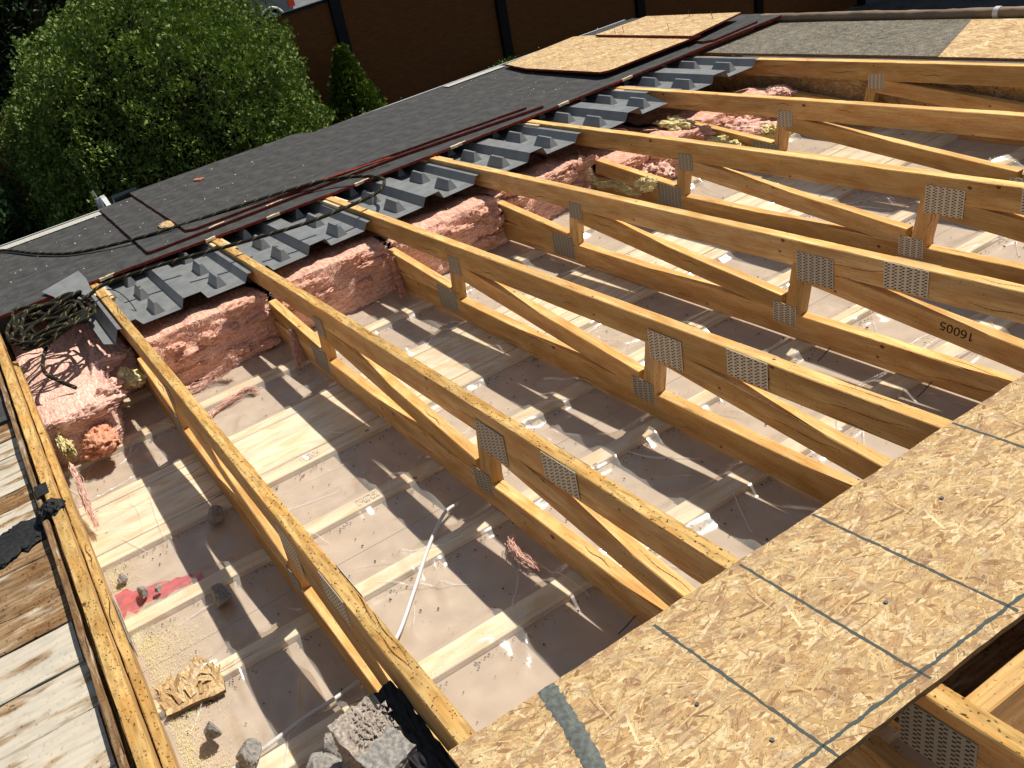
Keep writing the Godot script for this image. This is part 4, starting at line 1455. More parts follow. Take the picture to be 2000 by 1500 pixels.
func fibres(b: MB, path: PackedVector3Array, spread: float, count: int, r0: float, seed_: int) -> void:
	# loose glass fibres running along a path, each wandering on its own
	var r := RandomNumberGenerator.new()
	r.seed = seed_
	for f in count:
		var a := int(r.randf_range(0, path.size() * 0.55))
		var z := mini(path.size(), a + int(r.randf_range(path.size() * 0.3, path.size() * 0.9)))
		var off := Vector3(r.randfn(), r.randfn() * 0.8, r.randfn()) * spread * 0.5
		var q := PackedVector3Array()
		for i in range(a, z):
			var w := Vector3(noise_b.get_noise_2d(i * 0.05, f * 9.0), noise_b.get_noise_2d(i * 0.05 + 50.0, f * 9.0), noise_b.get_noise_2d(i * 0.05, f * 9.0 + 40.0)) * spread * 1.5
			q.append(path[i] + off + w)
		if q.size() > 3:
			tube(b, q, r0 * r.randf_range(0.4, 1.2), 4, 0.1, 0.6)

func tuft(called: String, label: String, at: Vector3, size: Vector3, seed_: int, m: Material, group := "", turn := 0.0, amp := 0.45, freq := 2.6) -> MeshInstance3D:
	var b := MB.new()
	var r := RandomNumberGenerator.new()
	r.seed = seed_
	# torn flakes of wool folded over each other
	for i in 9:
		var o := Vector3(r.randf_range(-0.6, 0.6) * size.x, r.randf_range(-0.35, 0.35) * size.y, r.randf_range(-0.6, 0.6) * size.z)
		var sz := Vector3(size.x * r.randf_range(0.35, 0.75), size.y * r.randf_range(0.22, 0.6), size.z * r.randf_range(0.35, 0.75))
		lump(b, at + o, sz, seed_ * 11 + i, 0.5 + amp * 0.5, freq * 0.62, 18, i % 3 == 0, turn + r.randf_range(-0.6, 0.6))
	for i in 26:
		var d := Vector3(r.randfn(), absf(r.randfn()) * 0.7, r.randfn()).normalized()
		var p := at + d * size * 0.75
		var side := Vector3(r.randfn(), r.randfn() * 0.5, r.randfn()).normalized() * size.length() * 0.22
		fibres(b, spline([p, p + side * 0.5 + d * size * 0.15, p + side], 6), 0.004, 3, 0.0008, seed_ * 31 + i)
	var o := build(called, [b, m])
	tag(o, label, "insulation", group)
	return o

# a torn strand of glass wool: a bundle of fibres with a few thicker wads in it
func strand(called: String, label: String, ctrl: Array, r0: float, m: Material, group := "") -> void:
	var b := MB.new()
	var p := spline(ctrl, 14)
	var sd := int(absf(ctrl[0].x * 977.0) + absf(ctrl[0].z * 577.0))
	fibres(b, p, r0 * 1.1, 70, 0.0008, sd)
	for i in range(3, p.size() - 3, 6):
		var t := p[i + 2] - p[i - 2]
		lump(b, p[i] + Vector3(0, 0, r0 * 0.8 * sin(i * 1.9)), Vector3(t.length() * 0.7 + r0 * 0.6, r0 * 0.28, r0 * (0.7 + 0.6 * sin(i * 1.1))), sd + i, 1.1, 1.6, 14, false, -atan2(t.z, t.x))
	tag(build(called, [b, m]), label, "insulation", group)

func build_insulation() -> void:
	var fr := [-0.33, -0.585, -0.585, -0.56, -0.62, -0.45, -0.50]
	var tops := [0.095, 0.138, 0.135, 0.125, 0.105, 0.08, 0.08]
	var lab := [
		"thick pink insulation batt under the tangled rope, sunlit on top",
		"pink insulation batt under the vent between the first two whole trusses",
		"pink insulation batt with a dark cleft, third bay along the eave",
		"pink insulation batt with a pale vertical streak, under the vent past the rope loop",
		"shaded pink insulation batt behind the hanging yellow tuft",
		"low pink insulation batt in the bay of the yellow rolls",
		"farthest pink insulation batt, under the last grey vent"]
	for k in 7:
		var zn := -k * PITCH - THICK - 0.003
		var zfar := -(k + 1) * PITCH + 0.003
		if k == 0:
			zn = -0.165
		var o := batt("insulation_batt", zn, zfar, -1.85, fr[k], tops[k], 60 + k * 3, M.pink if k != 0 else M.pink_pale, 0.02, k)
		tag(o, lab[k], "insulation", "pink batts along the eave")
		fuzz_on(o, k)
	# loose pieces
	tuft("insulation_tuft", "crumpled brownish pink wad of insulation beside the yellow piece near the gable truss", Vector3(-0.27, -0.035, -0.33), Vector3(0.085, 0.075, 0.06), 131, M.pink_brown, "", 0.4, 0.4, 2.4)
	tuft("insulation_tuft", "yellow ragged insulation piece against the gable truss", Vector3(-0.36, 0.0, -0.205), Vector3(0.12, 0.07, 0.022), 132, M.yellow, "", 0.1, 0.6, 3.4)
	tuft("insulation_tuft", "yellow insulation wedged against the first whole truss under the torn vent", Vector3(-0.60, 0.02, -0.545), Vector3(0.075, 0.05, 0.045), 133, M.yellow, "", 0.4)
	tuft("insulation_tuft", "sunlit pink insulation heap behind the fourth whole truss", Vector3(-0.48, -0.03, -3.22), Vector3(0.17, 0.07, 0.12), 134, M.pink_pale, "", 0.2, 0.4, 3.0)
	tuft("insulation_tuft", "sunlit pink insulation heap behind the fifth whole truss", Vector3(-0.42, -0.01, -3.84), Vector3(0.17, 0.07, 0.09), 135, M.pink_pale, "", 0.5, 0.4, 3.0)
	tuft("insulation_tuft", "bright yellow tuft behind the heel of the fifth whole truss", Vector3(-0.19, 0.02, -3.80), Vector3(0.075, 0.045, 0.045), 136, M.yellow, "", 0.3)
	tuft("insulation_tuft", "yellow tuft lying on the heel plate of the numbered truss", Vector3(-0.235, 0.02, -3.03), Vector3(0.05, 0.038, 0.03), 137, M.yellow, "", 0.3)
	tuft("insulation_tuft", "grey yellow roll of insulation under the sixth vent", Vector3(-0.62, 0.085, -3.58), Vector3(0.10, 0.038, 0.05), 138, M.yellow, "", 0.2, 0.2, 1.5)
	tuft("insulation_tuft", "shaded yellow lump beside the heel web of the fifth whole truss", Vector3(-0.33, 0.0, -3.60), Vector3(0.09, 0.05, 0.05), 139, M.yellow, "", 0.2, 0.3, 2.0)
	tuft("insulation_tuft", "small pink lump between the yellow rolls", Vector3(-0.48, 0.045, -3.58), Vector3(0.07, 0.045, 0.04), 140, M.pink, "", 0.2, 0.25, 2.0)
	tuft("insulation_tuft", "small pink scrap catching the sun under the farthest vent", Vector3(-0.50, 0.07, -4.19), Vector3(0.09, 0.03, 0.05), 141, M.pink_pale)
	strand("insulation_strand", "yellow strand drooping over the bottom chord of the numbered truss", [Vector3(-0.66, 0.13, -2.99), Vector3(-0.60, 0.05, -2.985), Vector3(-0.52, 0.0, -2.98), Vector3(-0.40, 0.02, -2.98), Vector3(-0.30, -0.01, -2.985), Vector3(-0.24, 0.0, -2.985)], 0.014, M.yellow)
	strand("insulation_strand", "pink strand curled along the foot of the first full batt", [Vector3(-0.53, -0.085, -0.72), Vector3(-0.50, -0.09, -0.78), Vector3(-0.51, -0.085, -0.86), Vector3(-0.47, -0.04, -0.94), Vector3(-0.46, 0.0, -0.955)], 0.017, M.pink_pale)
	strand("insulation_strand", "long thin pink wisp lying across the first bay's floor", [Vector3(-0.20, -0.095, -0.72), Vector3(-0.25, -0.095, -0.78), Vector3(-0.26, -0.09, -0.86), Vector3(-0.28, -0.085, -0.93), Vector3(-0.24, -0.09, -0.96)], 0.011, M.pink_pale)
	strand("insulation_strand", "dusty pink strand hanging off the bottom chord of the second whole truss", [Vector3(-0.36, 0.04, -1.21), Vector3(-0.355, 0.01, -1.205), Vector3(-0.33, -0.04, -1.20), Vector3(-0.29, -0.08, -1.18), Vector3(-0.27, -0.09, -1.17)], 0.014, M.pink_pale)
	strand("insulation_strand", "pink shred draped over the heel web of the third whole truss", [Vector3(-0.57, 0.10, -1.82), Vector3(-0.55, 0.05, -1.818), Vector3(-0.53, -0.02, -1.812), Vector3(-0.50, -0.06, -1.80), Vector3(-0.46, -0.085, -1.78)], 0.013, M.pink)
	strand("insulation_strand", "pale pink wisps against the gable truss below the yellow piece", [Vector3(-0.12, 0.02, -0.20), Vector3(0.0, 0.01, -0.205), Vector3(0.12, -0.02, -0.20), Vector3(0.25, -0.05, -0.20)], 0.008, M.pink_pale)
	strand("insulation_strand", "pink strip beside the foot of the second whole truss's long diagonal", [Vector3(1.22, -0.09, -1.18), Vector3(1.25, -0.085, -1.16), Vector3(1.30, -0.09, -1.15), Vector3(1.36, -0.095, -1.16)], 0.01, M.pink_pale)

# ---------------------------------------------------------------- rope
func build_rope() -> void:
	# hanging strand: over the sheets, round a loop and back to the coil
	var pts := []
	for q in [[-2.85, -0.12], [-2.62, -0.33], [-2.22, -0.49], [-1.90, -0.68], [-1.64, -1.04], [-1.46, -1.50], [-1.34, -1.86], [-1.16, -2.02], [-0.98, -2.06], [-0.83, -1.96], [-0.79, -1.80], [-0.80, -1.55], [-0.90, -1.25], [-1.02, -0.95], [-1.08, -0.70], [-1.06, -0.60]]:
		var lift := 0.026
		if q[1] < -0.95: lift = 0.040
		if q[1] < -1.15: lift = 0.056
		var yy: float = deck_y(q[0]) + lift if q[0] < -1.25 else 0.290
		pts.append(Vector3(q[0], yy, q[1]))
	var b := MB.new()
	var rp := []
	rp.append_array(pts)
	tube(b, spline(rp, 16), 0.0085, 9, 0.075)
	# the tangle
	var r := RandomNumberGenerator.new()
	r.seed = 77
	var c := []
	c.append(Vector3(-1.06, 0.285, -0.60))
	var ph := 0.3
	for i in 78:
		ph += TAU / 7.5 + r.randf_range(-0.22, 0.22)
		var grow := 0.55 + 0.45 * sin(i * 0.61)
		var rx := (0.15 + 0.10 * sin(i * 0.37) + r.randf_range(-0.05, 0.05)) * grow
		var rz := (0.17 + 0.05 * sin(i * 0.53) + r.randf_range(-0.04, 0.04)) * (0.6 + 0.4 * grow)
		var cz := -0.385 + 0.05 * sin(i * 0.31)
		var cx := -1.02 + 0.16 * sin(i * 0.173)
		c.append(Vector3(cx + cos(ph) * rx, 0.215 + 0.045 * absf(sin(i * 0.9)) + r.randf_range(0.0, 0.022), cz + sin(ph) * rz))
	for q in [Vector3(-0.80, 0.21, -0.30), Vector3(-0.66, 0.18, -0.26), Vector3(-0.56, 0.15, -0.30), Vector3(-0.50, 0.125, -0.34)]:
		c.append(q)
	var coil := MB.new()
	tube(coil, spline(c, 9), 0.0085, 9, 0.075)
	var o := thing("rope", "dark green flecked rope, tangled on the pink batt with a loop over the vents", "rope", Vector3(-1.0, 0.2, -0.6))
	build("loose_strand", [b, M.rope], o)
	build("tangle", [coil, M.rope], o)

# ---------------------------------------------------------------- rubble
func build_rubble() -> void:
	var blk := MB.new()
	# the broken block: a rough box with a chipped face
	rough_box(blk, Vector3(1.785, 0.12, -0.512), Vector3(0.082, 0.075, 0.046), Basis.from_euler(Vector3(0.05, 0.12, -0.05)), 201, 0.010)
	var t := thing("broken_block", "broken grey concrete block wedged beside the first whole truss", "concrete block", Vector3(1.785, 0.05, -0.51))
	build("block", [blk, M.mortar], t)
	var sp := MB.new()
	rough_box(sp, Vector3(1.845, 0.196, -0.515), Vector3(0.034, 0.010, 0.042), Basis.from_euler(Vector3(0.02, 0.3, -0.04)), 202, 0.006)
	build("cement_crust", [sp, M.concrete], t)
	var ta := MB.new()  # rough black slab filling the gap between block and truss
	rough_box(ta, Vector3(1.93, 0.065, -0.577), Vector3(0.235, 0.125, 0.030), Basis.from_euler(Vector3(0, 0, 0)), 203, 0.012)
	tag(build("black_slab", [ta, M.tar]), "rough black slab between the broken block and the truss", "tar")
	var base := MB.new()
	rough_box(base, Vector3(1.82, -0.035, -0.46), Vector3(0.13, 0.072, 0.10), Basis.from_euler(Vector3(0, 0.2, 0)), 204, 0.03)
	tag(build("concrete_chunk", [base, M.concrete]), "large concrete chunk under the broken block", "concrete chunk", "")
	var k := 0
	for q in [[Vector3(1.65, 0.055, -0.452), Vector3(0.03, 0.05, 0.022), "pointed grey concrete sliver left of the broken block"], [Vector3(1.71, 0.045, -0.40), Vector3(0.06, 0.05, 0.055), "pale concrete lump left of the broken block, at the picture's lower edge"], [Vector3(1.72, 0.06, -0.458), Vector3(0.045, 0.04, 0.035), "dark broken lump between the sliver and the block"], [Vector3(1.86, 0.12, -0.45), Vector3(0.03, 0.025, 0.03), "white mortar crumb in front of the broken block"]]:
		var s := MB.new()
		stone(s, q[0], q[1], 220 + k)
		tag(build("concrete_chunk", [s, M.concrete]), q[2], "concrete chunk")
		k += 1
	var list := [
		[Vector3(0.84, -0.075, -0.43), Vector3(0.045, 0.024, 0.028), "dark grey concrete slab leaning by the red plastic"],
		[Vector3(0.645, -0.082, -0.245), Vector3(0.028, 0.018, 0.02), "pale stone lying on the red plastic, nearest the gable truss"],
		[Vector3(0.665, -0.086, -0.285), Vector3(0.014, 0.012, 0.014), "small pale pebble lying on the red plastic"],
		[Vector3(0.53, -0.088, -0.205), Vector3(0.018, 0.014, 0.016), "small grey stone between the gable truss and the red plastic"],
		[Vector3(0.46, -0.082, -0.545), Vector3(0.035, 0.022, 0.03), "dark stone against the first whole truss in the first bay"],
		[Vector3(1.30, -0.07, -0.255), Vector3(0.035, 0.03, 0.018), "tall thin grey stone below the torn board scrap"],
		[Vector3(1.425, -0.075, -0.31), Vector3(0.04, 0.026, 0.028), "rounded grey stone beside the white cable's end"],
		[Vector3(0.46, -0.095, -1.505), Vector3(0.02, 0.012, 0.014), "dark crumb below the third whole truss's shadow"],
		[Vector3(0.72, 0.215, -0.10), Vector3(0.014, 0.011, 0.01), "upper grey stone on the old edge board"],
		[Vector3(0.86, 0.215, -0.097), Vector3(0.016, 0.012, 0.012), "lower grey stone on the old edge board"]]
	for i in list.size():
		var s := MB.new()
		stone(s, list[i][0], list[i][1], 240 + i)
		tag(build("stone", [s, M.concrete]), list[i][2], "stone")

func rough_box(b: MB, at: Vector3, half: Vector3, bas: Basis, seed_: int, amp: float, res := 26) -> void:
	var n := fn(seed_, 1.0, 4)
	var dirs := [[Vector3.UP, Vector3.RIGHT, Vector3.BACK], [Vector3.DOWN, Vector3.RIGHT, Vector3.FORWARD], [Vector3.RIGHT, Vector3.FORWARD, Vector3.UP], [Vector3.LEFT, Vector3.BACK, Vector3.UP], [Vector3.BACK, Vector3.RIGHT, Vector3.UP], [Vector3.FORWARD, Vector3.LEFT, Vector3.UP]]
	for d in dirs:
		var rows := []
		for j in res + 1:
			var row := PackedVector3Array()
			for i in res + 1:
				var p: Vector3 = d[0] + d[1] * (2.0 * i / res - 1.0) + d[2] * (2.0 * j / res - 1.0)
				var w := p * half
				var k := n.get_noise_3d(w.x * 22.0, w.y * 22.0, w.z * 22.0) + 0.4 * n.get_noise_3d(w.x * 90.0, w.y * 90.0, w.z * 90.0)
				w += p.normalized() * k * amp
				row.append(at + bas * w)
			rows.append(row)
		var c: Vector3 = (rows[1][0] - rows[0][0]).cross(rows[0][1] - rows[0][0])
		b.grid(rows, [], c.dot(bas * d[0]) > 0.0)

# ---------------------------------------------------------------- yard
# a spray of scale-leaf foliage: seven narrow blades fanned in one plane
func spray_mesh() -> ArrayMesh:
	var b := MB.new()
	for i in 7:
		var a := (i - 3) * 0.42
		var l := 1.0 - 0.09 * absf(i - 3)
		var dir := Vector3(sin(a), cos(a), 0.10 * sin(i * 2.1))
		var sd := Vector3(cos(a), -sin(a), 0.25) * 0.10
		var root := Vector3(0, 0.12 * absf(i - 3), 0)
		var tip := root + dir * l
		var m1 := root.lerp(tip, 0.5) + Vector3(0, 0, 0.05)
		b.quad(root, m1 + sd, tip, m1 - sd, Vector3(0.2 * (i - 3) * 0.4, 0, 1))
	var m := ArrayMesh.new()
	m.add_surface_from_arrays(Mesh.PRIMITIVE_TRIANGLES, b.arrays())
	m.surface_set_material(0, M.leaf)
	return m

var spray: ArrayMesh

func foliage(called: String, parent: Node3D, count: int, place: Callable, size: float, c0: Color, c1: Color, seed_: int) -> void:
	var r := RandomNumberGenerator.new()
	r.seed = seed_
	var mm := MultiMesh.new()
	mm.transform_format = MultiMesh.TRANSFORM_3D
	mm.use_colors = true
	mm.mesh = spray
	mm.instance_count = count
	for i in count:
		var q: Array = place.call(r)
		var p: Vector3 = q[0]
		var out: Vector3 = q[1]
		var dir := (out + Vector3(r.randfn(), r.randfn() + 0.2, r.randfn()) * 0.55).normalized()
		var sd := dir.cross(Vector3(r.randfn(), r.randfn(), r.randfn())).normalized()
		var s := size * r.randf_range(0.6, 1.25)
		mm.set_instance_transform(i, Transform3D(Basis(sd, dir, sd.cross(dir)).scaled(Vector3.ONE * s), p - parent.position))
		mm.set_instance_color(i, c0.lerp(c1, clampf(r.randf() * 0.75 + 0.25 * noise_b.get_noise_3d(p.x * 3.0, p.y * 3.0, p.z * 3.0), 0, 1)))
	var o := MultiMeshInstance3D.new()
	o.name = called
	o.multimesh = mm
	parent.add_child(o)
	o.set_meta("kind", "stuff")

func round_place(at: Vector3, rad: Vector3, seed_: int) -> Callable:
	var n := fn(seed_, 1.0, 3)
	return func(r: RandomNumberGenerator) -> Array:
		var d := Vector3(r.randfn(), r.randfn(), r.randfn()).normalized()
		var k := 1.0 + 0.14 * n.get_noise_3d(d.x * 2.0, d.y * 2.0, d.z * 2.0) + 0.12 * n.get_noise_3d(d.x * 5.0, d.y * 5.0, d.z * 5.0) + 0.05 * n.get_noise_3d(d.x * 17.0, d.y * 17.0, d.z * 17.0)
		var depth := 1.0 - 0.13 * pow(r.randf(), 1.6)
		return [at + d * rad * k * depth, d]

func bush(called: String, label: String, category: String, at: Vector3, rad: Vector3, count: int, size: float, c0: Color, c1: Color, seed_: int, ground := -1.5) -> void:
	var t := thing(called, label, category, Vector3(at.x, ground, at.z))
	foliage("foliage", t, count, round_place(at, rad, seed_), size, c0, c1, seed_)
	var core := MB.new()
	lump(core, at, rad * 0.80, seed_, 0.12, 2.0, 20, false)
	build("inner_twigs", [core, M.twig], t)
	var tr := MB.new()
	tube(tr, PackedVector3Array([Vector3(at.x, ground, at.z), Vector3(at.x, at.y - rad.y * 0.6, at.z), at]), 0.05 * rad.x, 8)
	build("stem", [tr, M.twig], t)

func build_yard() -> void:
	spray = spray_mesh()
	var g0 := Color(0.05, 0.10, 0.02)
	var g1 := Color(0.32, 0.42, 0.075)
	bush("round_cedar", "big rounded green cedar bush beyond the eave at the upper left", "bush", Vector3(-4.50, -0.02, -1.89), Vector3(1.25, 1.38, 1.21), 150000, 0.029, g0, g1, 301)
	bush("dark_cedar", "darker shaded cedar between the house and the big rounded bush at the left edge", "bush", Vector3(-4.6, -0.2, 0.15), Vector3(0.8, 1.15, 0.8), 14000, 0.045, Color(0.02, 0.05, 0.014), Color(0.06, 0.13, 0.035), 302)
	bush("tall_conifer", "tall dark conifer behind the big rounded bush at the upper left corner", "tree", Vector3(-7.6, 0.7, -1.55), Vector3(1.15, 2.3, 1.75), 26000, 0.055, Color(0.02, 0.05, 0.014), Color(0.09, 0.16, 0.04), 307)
	# conical cedar by the fence
	var cc := Vector3(-5.32, -1.5, -3.93)
	var t := thing("cone_cedar", "small cone-shaped cedar standing against the brown fence", "tree", cc)
	var nn := fn(303, 1.0, 2)
	foliage("foliage", t, 5200, func(r: RandomNumberGenerator) -> Array:
		var h := pow(r.randf(), 0.75)
		var y := lerpf(0.27, -1.35, h)
		var a := r.randf() * TAU
		var rr := minf(0.02 + (0.27 - y) * 0.40, 0.46) * (1.0 + 0.22 * nn.get_noise_3d(cos(a) * 2.0, y * 4.0, sin(a) * 2.0)) * (1.0 - 0.25 * pow(r.randf(), 2.0))
		var p := Vector3(cc.x + cos(a) * rr, y, cc.z + sin(a) * rr)
		return [p, Vector3(cos(a) * 0.7, 0.9, sin(a) * 0.7)], 0.06, Color(0.035, 0.07, 0.008), Color(0.17, 0.23, 0.02), 303)
	var tr := MB.new()
	tube(tr, PackedVector3Array([cc, cc + Vector3(0, 0.9, 0), cc + Vector3(0, 1.6, 0)]), 0.03, 8)
	build("trunk", [tr, M.twig], t)
	bush("low_shrub", "small yellow green shrub at the fence beside the second dark post", "bush", Vector3(-5.25, -0.80, -5.72), Vector3(0.36, 0.40, 0.42), 2600, 0.05, Color(0.05, 0.10, 0.012), Color(0.18, 0.25, 0.03), 304)
	bush("low_shrub", "small shrub at the fence behind the pale OSB sheet", "bush", Vector3(-5.25, -0.98, -7.15), Vector3(0.40, 0.42, 0.42), 2400, 0.05, Color(0.05, 0.10, 0.012), Color(0.16, 0.23, 0.03), 305)
	# hedge along the far side
	var hd := thing("far_hedge", "dark tall hedge beyond the gravel at the top right", "hedge", Vector3(1.0, -1.5, -12.9))
	foliage("foliage", hd, 16000, func(r: RandomNumberGenerator) -> Array:
		var x := r.randf_range(-8.0, 10.0)
		var y := r.randf_range(-1.5, 1.6)
		var on_top := r.randf() < 0.2
		return [Vector3(x, 1.6 if on_top else y, -12.4 - (r.randf() * 1.2 if on_top else r.randf() * 0.25)), Vector3(0, 0.6, 0.8)], 0.11, Color(0.012, 0.03, 0.008), Color(0.04, 0.08, 0.02), 306)
	var hc := MB.new()
	hc.box(Vector3(-8.0, -1.5, -13.6), Vector3(10.0, 1.5, -12.6))
	build("inner_twigs", [hc, M.twig], hd)
	# fence parallel to the eave
	var f := thing("board_fence", "brown horizontal board fence with black posts behind the yard", "fence", Vector3(-5.8, -1.5, -5.0))
	var zs := []
	for i in 9:
		zs.append(3.42 - i * 1.9)
	for i in zs.size():
		var p := MB.new()
		p.box(Vector3(-5.845, -1.5, zs[i] - 0.055), Vector3(-5.735, 0.74, zs[i] + 0.055))
		build("post", [p, M.fence_post], f)
		if i > 0:
			for j in 15:
				var b := MB.new()
				var y := -1.44 + j * 0.139
				b.box(Vector3(-5.812 + 0.002 * (j % 2), y, zs[i] + 0.056), Vector3(-5.788 + 0.002 * (j % 2), y + 0.1386, zs[i - 1] - 0.056))
				build("board", [b, M.fence], f)
			var cap := MB.new()
			cap.box(Vector3(-5.83, 0.648, zs[i] + 0.056), Vector3(-5.77, 0.672, zs[i - 1] - 0.056))
			build("cap_rail", [cap, M.fence_post], f)
	build_car()

func build_car() -> void:
	# a grey car parked in the street; only its flank shows over the fence
	var at := Vector3(-24.9, -1.485, -8.98)
	var t := thing("parked_car", "grey car parked in the street beyond the fence, amber lamp showing", "car", at)
	var side := [Vector2(-2.1, 0.35), Vector2(-2.15, 0.75), Vector2(-1.9, 0.95), Vector2(-1.2, 1.02), Vector2(-0.6, 1.45), Vector2(0.9, 1.48), Vector2(1.55, 1.08), Vector2(2.1, 1.0), Vector2(2.2, 0.6), Vector2(2.15, 0.35)]
	var b := MB.new()
	var rows := []
	for i in 9:
		var s := i / 4.0 - 1.0
		var row := PackedVector3Array()
		for q in side:
			var inset: float = 0.86 * (1.0 - 0.22 * smoothstep(0.95, 1.5, q.y))
			row.append(at + Vector3(s * inset * (1.0 if absf(s) < 1.0 else 1.0), q.y, q.x * (1.0 - 0.03 * s * s)))
		rows.append(row)
	b.grid(rows, [], false)
	for e in [0, 8]:
		for k in range(1, side.size() - 1):
			b.tri(rows[e][0], rows[e][k], rows[e][k + 1], Vector3(-1 if e == 0 else 1, 0, 0))
	build("body", [b, M.car_paint], t)
	for z in [-1.3, 1.35]:
		for x in [-0.8, 0.8]:
			var w := MB.new()
			var p := at + Vector3(x, 0.32, z)
			tube(w, PackedVector3Array([p - Vector3(0.1, 0, 0), p, p + Vector3(0.1, 0, 0)]), 0.32, 18)
			var wl := build("wheel", [w, M.tyre], t)
			var rim := MB.new()
			tube(rim, PackedVector3Array([p - Vector3(0.105, 0, 0), p, p + Vector3(0.105, 0, 0)]), 0.2, 14)
			build("rim", [rim, M.galv], wl)
			wl.get_node("rim").position = wl.position
	var arch := MB.new()
	var ap := PackedVector3Array()
	for i in 13:
		var a := PI * i / 12.0
		ap.append(at + Vector3(0.89, 0.27 + sin(a) * 0.38, -1.3 + cos(a) * 0.40))
	tube(arch, ap, 0.035, 6)
	build("wheel_arch", [arch, M.white_metal], t)
	for q in [[0.84, -2.02], [0.84, 1.95]]:
		var l := MB.new()
		l.box(at + Vector3(q[0], 0.50, q[1] - 0.10), at + Vector3(q[0] + 0.05, 0.82, q[1] + 0.10))
		build("amber_lamp", [l, M.amber], t)
	for z in [[-0.75, 0.05], [0.12, 0.95]]:
		var w := MB.new()
		w.quad(at + Vector3(0.83, 1.08, z[0]), at + Vector3(0.83, 1.08, z[1]), at + Vector3(0.74, 1.38, z[1] - 0.05), at + Vector3(0.74, 1.38, z[0] + 0.15), Vector3.RIGHT)
		build("window", [w, M.car_glass], t)

